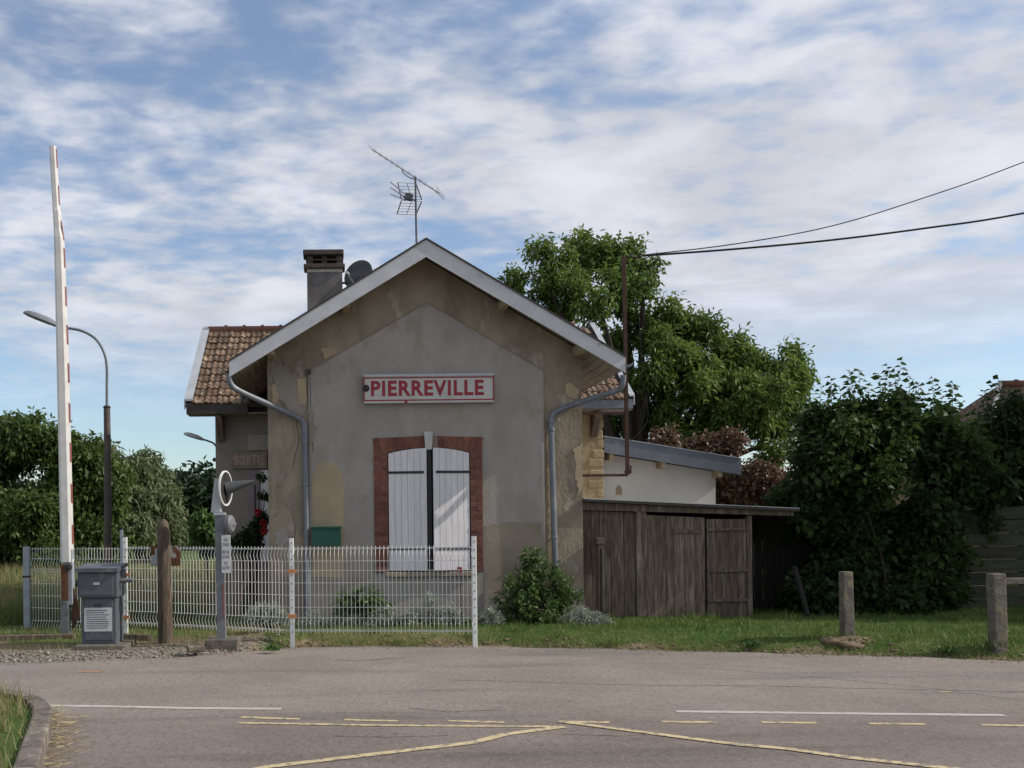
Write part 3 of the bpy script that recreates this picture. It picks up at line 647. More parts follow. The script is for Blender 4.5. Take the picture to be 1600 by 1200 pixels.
for x0, x1 in ((RX0-.02, RX0+.12), (RX1-.13, RX1+.02)):
    slab(x0 if x0 < 0 else x0+.06, x1, -.05, -.02).build('verge_flashing', M['zincpale'], house); slab(x0, x0+.02 if x0 < 0 else x1, .12, -.019).build('verge_flashing', M['zincpale'], house) if x0 < 0 else slab(x1-.02, x1, .12, -.019).build('verge_flashing', M['zincpale'], house)
# roof tiles: an interlocking tile with a side roll, a raised lozenge and a thick lower lip
TW, TL = .205, .268; prof = [(0,.012),(.02,.034),(.045,.040),(.065,.026),(.075,.012),(.10,.012),(.12,.024),(.145,.024),(.165,.012),(.205,.010)]
vs_ = []; fs_ = []; k = len(prof)
for yy, lift in ((0, .024), (.05, .022), (TL+.03, .0)):
    for x_, z_ in prof: vs_.append((x_, yy, z_+lift))
for r_ in range(2):
    for i in range(k-1): fs_.append((r_*k+i, r_*k+i+1, (r_+1)*k+i+1, (r_+1)*k+i))
for x_, z_ in prof: vs_.append((x_, 0, z_-.004))
for i in range(k-1): fs_.append((3*k+i, 3*k+i+1, i+1, i))
tme = MB().add(vs_, fs_).mesh('tile'); tme.materials.append(M['tile'])
ang = math.atan(WS); rows = int((YR-YE)/math.cos(ang)/TL)
roofT = [o for o in house.children if o.name.startswith('wing_roof')][0]
for x0, x1 in ((RX0+.11, XM), (XM, RX1-.13)):
    cols = int((x1-x0)/TW)
    for r_ in range(rows):
        yb = YE-.03+r_*TL*math.cos(ang); zb = wz(yb)-.03
        for c_ in range(cols):
            xa = x0+c_*TW if x0 < 0 else x1-(c_+1)*TW
            ytop = yb+TL
            if abs(xa+TW/2-XM) < HALF+.02 and wz(ytop) < gz(xa+TW/2)+.02: continue
            inst(tme, 'tile', roofT, (xa, yb, zb+random.uniform(-.003, .004)), (ang+random.uniform(-.012, .012), 0, random.uniform(-.012, .012)))
rme = MB().lathe([(.085,0),(.085,.30),(.105,.305),(.11,.34),(.10,.36)], (0,0,0), (1,0,0), 10).mesh('ridge_tile', True); rme.materials.append(M['ridge'])
x_ = RX0+.1
while x_ < RX1-.4: inst(rme, 'ridge_tile', roofT, (x_, YR, wz(YR)-.035)); x_ += .35
# chimney
chx0, chx1 = P(480,440,18.9).x, P(535,440,18.9).x; cz = lambda y: P(507, y, 18.9).z
ch_ = MB().box(chx0, chx1, 18.8, 19.06, 4.3, cz(427)).build('chimney', M['chim'], house)
MB().box(chx0+.0, chx1-.0, 18.797, 19.063, cz(427), cz(422)).build('band', M['key'], ch_)
MB().box(chx0-.06, chx1+.05, 18.74, 19.12, cz(422), cz(415)).build('cap_slab', M['chimcap'], ch_, bevel=.015)
for x0, x1 in ((chx0, chx0+.11), (chx1-.11, chx1), ((chx0+chx1)/2-.05, (chx0+chx1)/2+.05)):
    for y0, y1 in ((18.8, 18.85), (19.01, 19.06)): MB().box(x0, x1, y0, y1, cz(415), cz(400)).build('vent_pillar', M['chimcap'], ch_)
MB().box(chx0-.02, chx1+.02, 18.79, 19.07, cz(409), cz(407)).build('vent_slab', M['chimcap'], ch_)
MB().box(chx0-.07, chx1+.03, 18.73, 19.13, cz(401.5), cz(393)).build('cap_slab', M['chimcap'], ch_, bevel=.02)
# door on the wing wall
dx0, dx1 = P(386,700,YW).x, P(419,700,YW).x
d_ = MB().box(dx0, dx1+.5, YW-.03, YW, .1, P(390,735,YW).z).build('door', M['door'], house); MB().box(dx0+.02, dx1+.5, YW-.035, YW, P(390,704,YW).z, P(390,680,YW).z).build('transom', M['panel'], house)
MB().box(P(409,0,YW).x, P(419,0,YW).x+.3, YW-.06, YW-.031, .9, P(412,735,YW).z).build('white_shutter', M['shutter'], house)
MB().box(dx0+.12, dx0+.14, YW-.036, YW-.03, .2, 2.2).build('groove', M['dark'], d_)

# ---------------------------------------------------------------- lettering
def text(name, s_, size, mat, parent, loc, rot, width=None, height=None, depth=.004, bold=0.0):
    c = bpy.data.curves.new(name, 'FONT'); c.body = s_; c.size = size; c.align_x = 'CENTER'; c.align_y = 'CENTER'; c.extrude = depth; c.offset = bold
    c.resolution_u = 3; c.space_character = 1.12
    o = bpy.data.objects.new(name, c); COL.objects.link(o); bpy.context.view_layer.update()
    me = bpy.data.meshes.new_from_object(o.evaluated_get(bpy.context.evaluated_depsgraph_get())); bpy.data.objects.remove(o)
    V = np.empty(len(me.vertices)*3, dtype=np.float32); me.vertices.foreach_get('co', V); V = V.reshape(-1, 3)
    V[:, :2] -= (V[:, :2].max(0)+V[:, :2].min(0))/2
    ex = V[:, :2].max(0)-V[:, :2].min(0)
    if width: V[:, 0] *= width/ex[0]
    if height: V[:, 1] *= height/ex[1]
    me.vertices.foreach_set('co', V.ravel()); me.update(); me.materials.clear(); me.materials.append(mat)
    q = bpy.data.objects.new(name, me); COL.objects.link(q); q.parent = parent; q.location = loc; q.rotation_euler = rot; return q
FR = (R(90), 0, 0)
x0, z0 = px(569, 630); x1, z1 = px(769, 586); YS = YF-.085
sg_ = thing('station_name_board', 'white enamel name board with red letters PIERREVILLE above the shuttered window', 'sign', ((x0+x1)/2, YS, z0))
MB().box(x0, x1, YS, YF-.012, z0, z1).build('board', M['signw'], sg_, bevel=.006)
MB().box(x0-.006, x1+.006, YS-.012, YF-.013, z1-.02, z1+.012).build('frame_rail', M['pale'], sg_); MB().box(x0-.006, x1+.006, YS-.012, YF-.013, z0-.014, z0+.012).build('frame_rail', M['signw'], sg_)
MB().box(x0+.004, x1-.004, YS-.003, YS-.0003, z1-.047, z1-.030).build('red_band', M['signr'], sg_); MB().box(x0+.004, x1-.004, YS-.003, YS-.0003, z0+.018, z0+.035).build('red_band', M['signr'], sg_)
MB().box(x0-.010, x0+.004, YS-.010, YF-.013, z0+.012, z1-.02).build('frame_end', M['signr'], sg_); MB().box(x1-.004, x1+.010, YS-.010, YF-.013, z0+.012, z1-.02).build('frame_end', M['signr'], sg_)
lx0, lx1 = px(582, 0)[0], px(757, 0)[0]
text('lettering', 'PIERREVILLE', .3, M['signr'], sg_, ((lx0+lx1)/2, YS-.002, px(669,607.5)[1]), FR, lx1-lx0, px(0,596)[1]-px(0,620)[1], .003, .009)
MB().lathe([(.045,0),(.05,.01),(.03,.03)], (px(574,0)[0], YS-.0, px(574,608)[1]), (0,-1,0), 14).build('round_plug', M['black'], sg_, True)
MB().box(px(634,0)[0], px(638,0)[0], YS-.02, YS-.004, z0-.018, z0+.014).build('clip', M['signr'], sg_)
a0 = P(362,732,YW-.05); a1 = P(417,705,YW-.05)
ex_ = thing('exit_sign', 'faded brown painted board reading SORTIE on the side wing wall', 'sign', ((a0.x+a1.x)/2, YW-.05, a0.z))
MB().box(a0.x, a1.x, YW-.06, YW-.036, a0.z, a1.z).build('board', M['faded'], ex_)
text('lettering', 'SORTIE', .2, M['fadedl'], ex_, ((a0.x+a1.x)/2, YW-.061, (a0.z+a1.z)/2), FR, (a1.x-a0.x)*.86, (a1.z-a0.z)*.62, .003, .008)
# green box
gb = thing('meter_box', 'dark green metal box fixed low on the house front beside the downpipe', 'box', (px(510,0)[0], YF, px(510,853)[1]))
MB().box(px(488,0)[0], px(533,0)[0], YF-.14, YF-.013, px(510,853)[1], px(510,824)[1]).build('body', M['green'], gb, bevel=.006)
MB().box(px(487,0)[0], px(534,0)[0], YF-.15, YF-.013, px(510,825.5)[1], px(510,822.5)[1]).build('lid', M['green'], gb, bevel=.004)
# satellite dish on the chimney
c = P(560,430,18.75); dn = Vector((-.5,-.83,.22)).normalized()
ds = thing('satellite_dish', 'dark grey satellite dish mounted beside the chimney', 'satellite dish', (chx1, 18.8, c.z-.15))
MB().lathe([(.02,-.07),(.12,-.062),(.22,-.035),(.30,.0),(.305,.005),(.29,.006),(.21,-.022),(.11,-.048),(.02,-.055)], c, dn, 24).build('reflector', M['dgrey'], ds, True)
MB().tube([Vector((chx1-.02,18.85,c.z-.12)), Vector((c.x-.1,18.85,c.z-.12)), c-dn*.07], .022, 8).build('mount_arm', M['black'], ds, True)
MB().tube([c+Vector((0,0,-.3)), c+dn*.32+Vector((-.05,0,-.1))], .01, 6).build('feed_arm', M['alu'], ds); MB().lathe([(.025,0),(.03,.03),(.02,.09)], c+dn*.36+Vector((-.05,0,-.1)), -dn, 10).build('feed_head', M['pale'], ds, True)
# antenna
YA = 15.6; A = lambda x, y, dy=0: P(x, y, YA)+Vector((0, dy, 0))
an = thing('television_antenna', 'roof mast with a long rake aerial and a mesh panel aerial', 'antenna', P(650,376,YA))
MB().tube([P(651,395,YA), P(649,276,YA)], .016, 8).build('mast', M['dgrey'], an, True)
bA, bB = A(581,233), A(688,303); MB().tube([bA, bB], .010, 6).build('boom', M['alu'], an)
MB().tube(smoothpath([A(627,262), A(631,271), A(641,278), A(649,280)]), .007, 6).build('boom_stay', M['dgrey'], an)
for i in range(13):
    p = bA.lerp(bB, i/12.2); MB().tube([p+Vector((-.06,-.16,.005)), p+Vector((.06,.16,-.005))], .0035, 4).build('element', M['alu'], an)
for dz in (-.05, 0, .05): MB().tube([bB+Vector((-.09,-.22,dz)), bB+Vector((.09,.22,dz*.6))], .004, 4).build('reflector_rod', M['alu'], an)
rp = MB()
for (ax, ay), (bx_, by_), (cx_, cy_), (dx_, dy_) in ((((621,287)), (651,283), (660,308), (627,313)), ((627,315), (660,311), (651,332), (620,336))):
    for i in range(6):
        t = i/5; rp.tube([A(ax+(dx_-ax)*t, ay+(dy_-ay)*t, -.05), A(bx_+(cx_-bx_)*t, by_+(cy_-by_)*t, .12)], .0035, 4)
    rp.tube([A(ax,ay,-.05), A(dx_,dy_,-.05)], .010, 5); rp.tube([A(bx_,by_,.12), A(cx_,cy_,.12)], .010, 5); rp.tube([A((ax+bx_)/2,(ay+by_)/2,.03), A((cx_+dx_)/2,(cy_+dy_)/2,.03)], .005, 5)
rp.build('grid_reflector', M['dgrey'], an)
for x0, y0, x1, y1 in ((609,288,634,304), (609,297,634,308), (609,307,634,313)): MB().tube([A(x0,y0,-.12), A(x1,y1,0)], .009, 6).build('director', M['alu'], an)
MB().obox(A(639,308,-.01), (.06,.0,-.015), (0,.03,0), (.01,0,.05)).build('dipole_box', M['dgrey'], an, bevel=.008); MB().tube([A(630,308), A(649,313)], .012, 6).build('clamp_arm', M['dgrey'], an)
# wall lamp at the wing's far corner
wlp = thing('wall_lamp', 'pale lamp head on a curved arm at the corner of the side wing', 'lamp', P(340,697,YW+.3))
MB().tube(smoothpath([P(342,703,17.3), P(334,693,17.3), P(325,689,17.3), P(316,686,17.3)]), .016, 8).build('arm', M['dgrey'], wlp, True)
la, lb = P(287,678,17.3), P(318,688,17.3); dv = (lb-la).normalized(); nv = Vector((0,1,0)).cross(dv).normalized()
def lamp_head(la, lb, wd, th, m, parent):
    dv = (lb-la).normalized(); nv = dv.cross(Vector((0,1,0))).normalized()
    if nv.z < 0: nv = -nv
    L_ = (lb-la).length; vs = []; secs = ((0,.25,.35),(.12,.75,.8),(.35,1,1),(.7,.95,.95),(.92,.6,.65),(1,.4,.4)); fs = []
    for t, a, b in secs:
        for k in range(12):
            th_ = 2*math.pi*k/12; y_ = math.cos(th_)*wd/2*a; z_ = math.sin(th_); z_ = z_*th*b if z_ > 0 else z_*th*.35*b
            vs.append(la+dv*L_*t+Vector((0, y_, 0))+nv*z_)
    for i in range(len(secs)-1):
        for k in range(12): fs.append((i*12+k, i*12+(k+1) % 12, (i+1)*12+(k+1) % 12, (i+1)*12+k))
    fs += [tuple(range(12)), tuple(range(60, 72))]
    MB().add(vs, fs).build('lamp_head', m, parent, True)
lamp_head(la, lb, .16, .06, M['pale'], wlp)
# service mast and overhead cables
YM = 14.55
sm = thing('service_mast', 'rusty steel service mast bracketed to the right side of the house', 'mast', P(980,742,YM))
q0, q1 = P(974.5,402,YM), P(980.5,742,YM); ddv = q1-q0
MB().obox((q0+q1)/2, (.024,0,0), (0,.024,0), ddv/2).build('post', M['rust'], sm)
for yy in (645, 742):
    a = P(978, yy, YM); MB().box(XR-.02, a.x+.02, YM-.02, YM+.02, a.z-.022, a.z+.016).build('bracket', M['rust'], sm)
p = P(981,737,YM); MB().obox(p, (.04,0,0), (0,.035,0), (0,0,.02)).build('foot_clamp', M['rust'], sm); MB().tube([p+Vector((.035,-.03,.09)), p+Vector((.035,-.03,-.03))], .012, 6).build('bolt', M['rust'], sm)
MB().tube([P(974,402,YM), P(1002,402,YM)], .012, 6).build('cross_arm', M['rust'], sm)
for x_ in (986, 1000): MB().lathe([(.015,-.03),(.03,-.02),(.02,0),(.032,.015),(.015,.03)], P(x_,399,YM), seg=10).build('insulator', M['iron'], sm, True)
def cable(pix, r_, label, name='overhead_cable', group=None):
    o = MB().tube(smoothpath([P(*q) for q in pix]), r_, 6).build(name, M['cable'], None, True); tag(o, label, 'cable', group); return o
cable([(1000,399,14.55),(1150,381,14.7),(1300,353,14.9),(1450,307,15.1),(1600,253,15.3),(1950,112,15.8),(2280,-40,16.2)], .008, 'thin upper overhead wire rising from the rusty mast')
cable([(1000,400,14.55),(1150,389,14.7),(1300,375,14.9),(1450,356,15.1),(1600,333,15.3),(1950,262,15.8),(2280,170,16.2)], .015, 'thick twisted lower overhead cable rising from the rusty mast')
cable([(978,404,14.6),(990,440,14.65),(1000,520,14.7),(1004,600,14.7),(1012,640,14.7),(1008,665,14.7),(985,690,14.62)], .005, 'slack thin cable hanging beside the rusty mast', 'drop_cable')
pe = P(2290,-60,16.2)
up_ = thing('utility_pole', 'tall timber pole carrying the overhead cables', 'pole', (pe.x, pe.y, 0)); MB().tube([(pe.x+.12,pe.y,-.3), (pe.x+.12,pe.y,pe.z+.4)], [.15,.10], 10).build('shaft', M['woodpost'], up_, True); MB().box(pe.x-.2, pe.x+.3, pe.y-.05, pe.y+.05, pe.z-.05, pe.z+.05).build('cross_arm', M['rust'], up_)

# ---------------------------------------------------------------- annex, shed, fences on the right
YX = 17.35
ann = thing('annex', 'low white rendered annex with a sloping zinc fascia behind the wooden shed', 'annex', (5.6, YX, .1))
e1 = P(1118,760,YX).x; zl, zr = P(945,708,YX-.3).z, P(1157,742,YX-.3).z; xl_, xr_ = P(945,700,YX-.3).x, P(1157,730,YX-.3).x
def az(x): return zl+(zr-zl)*(x-xl_)/(xr_-xl_)
MB().prism([(WX1+.002, 0), (e1, 0), (e1, az(e1)+.02), (WX1+.002, az(WX1)+.02)], YX, YX+3).build('wall', M['white'], ann)
th_ = P(945,683,YX-.3).z-zl
MB().prism([(WX1+.03, az(WX1)), (xr_, zr), (xr_, zr+th_), (WX1+.03, az(WX1)+th_)], YX-.33, YX-.30).build('fascia', M['zinc'], ann)
MB().prism([(WX1+.03, az(WX1)+.03), (xr_-.004, zr+.03), (xr_-.004, zr+th_-.02), (WX1+.03, az(WX1)+th_-.02)], YX-.299, YX+3.2).build('roof', M['roofdark'], ann)
MB().prism([(WX1+.03, az(WX1)+th_), (xr_, zr+th_), (xr_, zr+th_+.012), (WX1+.03, az(WX1)+th_+.012)], YX-.345, YX+3.2).build('zinc_edge', M['zincpale'], ann)
for x_ in (P(950,0,YX).x, P(1030,0,YX).x, e1-.03): MB().box(x_-.04, x_+.04, YX-.298, YX+.05, az(x_)-.09, az(x_)+.028).build('rafter_end', M['tan'], ann, bevel=.008)
v0 = P(967,766,YX); MB().prism([(v0.x-.05,v0.z-.08),(v0.x+.05,v0.z-.08),(v0.x+.05,v0.z+.04),(v0.x,v0.z+.09),(v0.x-.05,v0.z+.04)], YX-.012, YX).build('vent', M['tan'], ann)

YH = 14.2; H = lambda x, y: P(x, y, YH)
shed = thing('wooden_shed', 'weathered grey plank lean-to shed against the house corner', 'shed', (H(1040,0).x, YH, .12))
def shed_board(name, x0, x1, yt0, yt1, yb, Y=YH, th=.025, m='wood', parent=shed):
    a, b = H(x0, 0).x, H(x1, 0).x; return MB().prism([(a, H(x0,yb).z), (b, H(x1,yb).z), (b, H(x1,yt1).z), (a, H(x0,yt0).z)], Y, Y+th).build(name, M[m], parent, bevel=.003)
def boards(x0, x1, n_, top, yb, Y=YH, parent=shed, m='wood'):
    xs = [x0]
    ws = [random.uniform(.75, 1.25) for _ in range(n_)]; k = (x1-x0)/sum(ws)
    for w_ in ws: xs.append(xs[-1]+w_*k)
    for a, b in zip(xs, xs[1:]): shed_board('plank', a+.25, b-.25, top(a), top(b), yb+random.uniform(-2, 3), Y+random.uniform(0, .008), .022, m, parent)
rl = lambda x: 783+(x-915)*(798-783)/(1240-915)
boards(909.5, 994, 5, lambda x: rl(x)+14, 974); boards(1010, 1102, 6, lambda x: rl(x)+17, 976)
shed_board('post', 993, 1002, 797, 797, 978, YH-.05, .08); shed_board('post', 1002.5, 1010, 798, 798, 978, YH-.02, .06); shed_board('post', 1166, 1174, 806, 806, 978, YH-.03, .06)
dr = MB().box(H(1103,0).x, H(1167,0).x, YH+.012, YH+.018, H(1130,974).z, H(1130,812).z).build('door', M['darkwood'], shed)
boards(1104, 1166, 4, lambda x: 811, 973, YH-.014, dr)
for yy in (827, 892, 938):
    MB().prism([(H(1104,0).x, H(1104,yy+2.5).z), (H(1166,0).x, H(1166,yy+1).z), (H(1166,0).x, H(1166,yy-3).z), (H(1104,0).x, H(1104,yy-2).z)], YH-.038, YH-.016).build('batten', M['wood'], dr)
shed_board('latch_board', 1052, 1093, 826, 829, 833, YH-.02, .018)
MB().prism([(H(909.5,0).x, H(909.5,797).z), (H(1238,0).x, H(1238,806).z), (H(1238,0).x, H(1238,799).z), (H(909.5,0).x, H(909.5,785).z)], YH-.06, YH-.025).build('head_beam', M['wood'], shed)
MB().prism([(H(909,0).x, H(909,784).z), (H(1242,0).x, H(1242,799).z), (H(1242,0).x, H(1242,795).z), (H(909,0).x, H(909,780).z)], YH-.16, YX-.01).build('roof', M['roofdark'], shed)
MB().prism([(H(909,0).x, H(909,780).z), (H(1242,0).x, H(1242,795).z), (H(1242,0).x, H(1242,794).z), (H(909,0).x, H(909,779).z)], YH-.165, YX-.02).build('roof_sheet', M['zincpale'], shed)
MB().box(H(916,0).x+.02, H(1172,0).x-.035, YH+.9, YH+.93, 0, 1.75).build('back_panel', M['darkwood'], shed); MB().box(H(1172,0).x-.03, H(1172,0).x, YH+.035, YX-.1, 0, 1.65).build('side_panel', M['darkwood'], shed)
gp = thing('gate_post', 'short carved timber gate post standing against the shed boards', 'post', P(935,962,YH-.12))
MB().prism([(H(929,0).x,H(929,966).z),(H(940,0).x,H(940,966).z),(H(938,0).x,H(938,850).z),(H(930,0).x,H(930,850).z)], YH-.16, YH-.07).build('shaft', M['wood'], gp, bevel=.006); MB().box(H(927,0).x, H(940,0).x, YH-.18, YH-.05, H(934,850).z, H(934,840).z).build('cap', M['wood'], gp, bevel=.008)
MB().prism([(H(932,0).x,H(932,960).z),(H(936,0).x,H(936,960).z),(H(935.5,0).x,H(935.5,856).z),(H(932.5,0).x,H(932.5,856).z)], YH-.164, YH-.15).build('groove', M['dark'], gp)
pf = thing('paling_fence', 'near black upright paling fence between the shed and the bush', 'fence', (H(1205,0).x, YH+1.0, .12))
x_ = 1175
while x_ < 1330:
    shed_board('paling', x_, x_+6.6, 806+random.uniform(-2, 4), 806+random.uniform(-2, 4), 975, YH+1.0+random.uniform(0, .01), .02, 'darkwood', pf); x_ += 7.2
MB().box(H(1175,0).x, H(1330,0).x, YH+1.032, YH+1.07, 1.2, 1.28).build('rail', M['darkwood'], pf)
o = MB().tube([P(1241,885,14.0), P(1262,962,13.75)], .035, 7).build('leaning_stake', M['darkwood'], None); tag(o, 'old stake leaning in the dark beside the paling fence', 'stake')
YP = 15.2
bf = thing('board_fence', 'mossy dark horizontal board fence behind the concrete posts', 'fence', (P(1560,0,YP).x, YP, .12))
for i in range(9):
    zt = P(1550,792+i*20.5,YP).z; MB().box(P(1440,0,YP).x, P(1440,0,YP).x+6, YP+random.uniform(0,.012), YP+.03, zt-.192, zt-.004).build('board', M['greenwood'], bf, bevel=.004)
for x_ in (1450, 1600, 1800, 2000): MB().box(P(x_,0,YP).x, P(x_,0,YP).x+.1, YP+.035, YP+.13, 0, P(1550,790,YP).z).build('post', M['greenwood'], bf)
# tiled house at the far right
rh = thing('tiled_house', 'old stone house with a steep hipped tile roof behind the bushes', 'house', (14.5, 20.5, 0))
r0 = P(1567,600,20.3); ev0 = P(1530,735,18.2); zE = ev0.z; zR = r0.z
MB().box(ev0.x+.35, ev0.x+9, 18.6, 22.2, 0, zE+.1).build('wall', M['stone'], rh)
MB().add([(ev0.x,18.2,zE),(ev0.x+9.5,18.2,zE),(ev0.x+9.5,22.6,zE),(ev0.x,22.6,zE),(r0.x,20.4,zR),(ev0.x+8.5,20.4,zR)], [(0,1,5,4),(2,3,4,5),(1,2,5),(3,0,4),(0,3,2,1)]).build('roof', M['tile'], rh)
MB().tube([(ev0.x,18.18,zE+.03), (r0.x,20.38,zR+.03)], .045, 8).build('hip_edge', M['key'], rh, True)
for i in range(8): inst(rme, 'ridge_tile', rh, (r0.x+i*.35, 20.4, zR))

# ---------------------------------------------------------------- crossing furniture on the left
bmP = thing('barrier_boom', 'raised level crossing barrier boom, white with red bands on its edge', 'barrier', G(105,992,.03))
YBm = G(105,992,.03).y
def BP(x, y): return P(x, y, YBm)
secs = [(105.5,878,9.0),(98,560,8.4),(92.5,372,7.0),(90.5,358,5.6),(89,330,5.6),(88,326,5.0),(82.5,229,5.0)]
vs_ = []; fs_ = []
for x_, y_, hw in secs:
    c = BP(x_, y_); hwm = hw*YBm/F
    for a, b in ((-1,-.6),(-.55,-1),(.55,-1),(1,-.6),(1,.6),(.55,1),(-.55,1),(-1,.6)): vs_.append(c+Vector((a*hwm, b*hwm, 0)))
for i in range(len(secs)-1):
    for k in range(8): fs_.append((i*8+k, i*8+(k+1) % 8, (i+1)*8+(k+1) % 8, (i+1)*8+k))
fs_ += [tuple(range(8)), tuple(range(48, 56))]
boom = MB().add(vs_, fs_).build('boom', M['boom'], bmP)
def interp(y):
    for (xa, ya, ha), (xb, yb, hb) in zip(secs, secs[1:]):
        if yb <= y <= ya: t = (ya-y)/(ya-yb); return xa+(xb-xa)*t, ha+(hb-ha)*t
for y0 in (232, 290, 345, 388, 448, 508, 568, 630, 692, 756, 820):
    y1 = y0+30; (xa, ha), (xb, hb) = interp(y0), interp(y1)
    ca, cb = BP(xa, y0), BP(xb, y1); ha *= YBm/F; hb *= YBm/F
    vs = [ca+Vector((ha*.6,-ha*1.0-.004,0)), ca+Vector((ha+.004,-ha*.6,0)), ca+Vector((ha+.004,ha*.6,0)), cb+Vector((hb*.6,-hb*1.0-.004,0)), cb+Vector((hb+.004,-hb*.6,0)), cb+Vector((hb+.004,hb*.6,0))]
    MB().add(vs, [(1,2,5,4)]).build('red_band', M['boomred'], boom)
g0 = BP(105,992); hw = 8.5*YBm/F
MB().box(g0.x-hw, g0.x+hw*.5, YBm-.07, YBm+.07, 0, BP(105,940).z).build('stand', M['steelpost'], bmP, bevel=.008)
MB().box(g0.x-hw*.75, g0.x+hw*.55, YBm-.085, YBm-.072, BP(105,938).z, BP(105,882).z).build('rusty_cheek', M['rustp'], bmP); MB().box(g0.x-hw*.5, g0.x+hw*1.25, YBm-.06, YBm+.06, BP(105,945).z, BP(105,858).z).build('pivot_sleeve', M['postgrey'], bmP, bevel=.008)
MB().lathe([(.03,0),(.05,.01),(.05,.05),(.02,.06)], BP(110,885)+Vector((0,-.07,0)), (0,-1,0), 12).build('pivot_pin', M['iron'], bmP, True)
MB().prism([(g0.x+hw,BP(0,985).z),(g0.x+hw*2.3,BP(0,965).z),(g0.x+hw*2.3,BP(0,950).z),(g0.x+hw*1.3,BP(0,920).z),(g0.x+hw,BP(0,925).z)], YBm-.03, YBm+.03).build('counterweight_arm', M['rust'], bmP)
# cabinet
b0 = G(155,1014,.03); YC = b0.y; CP = lambda x, y: P(x, y, YC)
cb = thing('control_cabinet', 'blue grey steel barrier control cabinet on a concrete plinth', 'cabinet', b0)
cx0, cx1 = CP(126,0).x, CP(180,0).x; MB().box(cx0, cx1, YC, YC+.42, CP(0,1008).z, CP(0,935).z).build('lower_body', M['cab'], cb, bevel=.006)
MB().box(cx0+.045, cx1-.035, YC-.012, YC+.01, CP(0,1002).z, CP(0,938).z).build('lower_door', M['cab'], cb, bevel=.005)
ux0, ux1 = CP(122,0).x, CP(184,0).x; MB().box(ux0, ux1, YC-.05, YC+.46, CP(0,934.5).z, CP(0,893).z).build('upper_body', M['cab'], cb, bevel=.006)
MB().box(ux0+.03, ux1-.05, YC-.062, YC-.049, CP(0,931).z, CP(0,898).z).build('upper_door', M['cab'], cb, bevel=.005)
MB().add([(ux0-.02,YC-.10,CP(0,895).z),(ux1+.02,YC-.10,CP(0,895).z),(ux1+.02,YC+.48,CP(0,889).z),(ux0-.02,YC+.48,CP(0,889).z),(ux0-.02,YC-.10,CP(0,889).z),(ux1+.02,YC-.10,CP(0,889).z),(ux1+.02,YC+.48,CP(0,884).z),(ux0-.02,YC+.48,CP(0,884).z)],
         [(0,3,2,1),(4,5,6,7),(0,1,5,4),(1,2,6,5),(2,3,7,6),(3,0,4,7)]).build('lid', M['cab'], cb)
nx0, nx1 = CP(131,0).x, CP(174,0).x; nt_ = MB().box(nx0, nx1, YC-.018, YC-.0125, CP(0,988).z, CP(0,951).z).build('notice_plate', M['paper'], cb)
for i in range(9):
    yy = 955+i*3.4; xe_ = nx1-.02-random.uniform(0, .07); MB().box(nx0+.025, xe_, YC-.0195, YC-.0181, CP(0,yy+.9).z, CP(0,yy-.3).z).build('text_line', M['ink'], nt_)
MB().box(CP(147,0).x, CP(157,0).x, YC-.068, YC-.0625, CP(0,915).z, CP(0,911).z).build('maker_plate', M['paper'], cb); MB().box(CP(147,0).x, CP(158,0).x, YC-.02, YC-.0125, CP(0,949).z, CP(0,945).z).build('handle', M['iron'], cb)
MB().tube([(ux1-.01,YC+.1,CP(0,910).z), (ux1+.16,YC+.1,CP(0,909).z)], .028, 10).build('crank_socket', M['steelpost'], cb, True); MB().lathe([(.03,0),(.045,.01),(.045,.06),(.02,.07)], (ux0+.01,YC+.1,CP(0,913).z), (-1,0,0), 12).build('side_knob', M['iron'], cb, True)
MB().box(cx0-.06, cx1+.14, YC-.12, YC+.52, -.03, CP(0,1008).z-.001).build('plinth', M['concrete'], cb, bevel=.015)
# wooden post with rusty plate
b0 = G(258,1006,.03); YQ = b0.y; QP = lambda x, y: P(x, y, YQ)
wp = thing('timber_post', 'stout round topped weathered timber post', 'post', b0)
pts = [QP(259,1010), QP(258,950), QP(256.5,880), QP(255,830), QP(254.6,817), QP(254.4,811)]; MB().tube(pts, [.098,.094,.088,.082,.066,.03], 14).build('shaft', M['woodpost'], wp, True)
rpz = thing('rusty_plate', 'rusty sheet metal plate fixed across the round timber post', 'plate', QP(257,885)+Vector((0,.1,0)))
MB().box(QP(233,0).x, QP(280,0).x, YQ+.095, YQ+.105, QP(257,885).z, QP(257,853).z).build('sheet', M['rustp'], rpz); MB().box(QP(240,0).x, QP(247,0).x, YQ+.088, YQ+.0945, QP(257,882).z, QP(257,857).z).build('pale_strip', M['pale'], rpz)
# signal post
b0 = G(346,1001,.10); YG = b0.y; SP = lambda x, y: P(x, y, YG)
sgp = thing('crossing_signal', 'grey crossing signal post with warning bell, white rimmed disc and long hood', 'signal', b0)
MB().box(SP(321,0).x, SP(372,0).x, YG-.15, YG+.22, -.03, SP(346,997).z).build('base_block', M['concrete'], sgp, bevel=.015)
s0, s1 = SP(346.5,998), SP(343,800); MB().obox((s0+s1)/2, (.055,0,0), (0,.05,0), (s1-s0)/2).build('post', M['steelpost'], sgp, bevel=.006)
MB().obox(SP(343.5,803), (.07,0,0), (0,.065,0), (0,0,.015)).build('collar', M['pale'], sgp)
MB().add([SP(330,801)+Vector((0,-.06,0)), SP(346,801)+Vector((0,-.06,0)), SP(346,748)+Vector((0,-.05,0)), SP(336,748)+Vector((0,-.05,0)), SP(330,801)+Vector((0,.06,0)), SP(346,801)+Vector((0,.06,0)), SP(346,748)+Vector((0,.05,0)), SP(336,748)+Vector((0,.05,0))],
         [(0,1,2,3),(7,6,5,4),(0,4,5,1),(1,5,6,2),(2,6,7,3),(3,7,4,0)]).build('housing', M['pale'], sgp, bevel=.006)
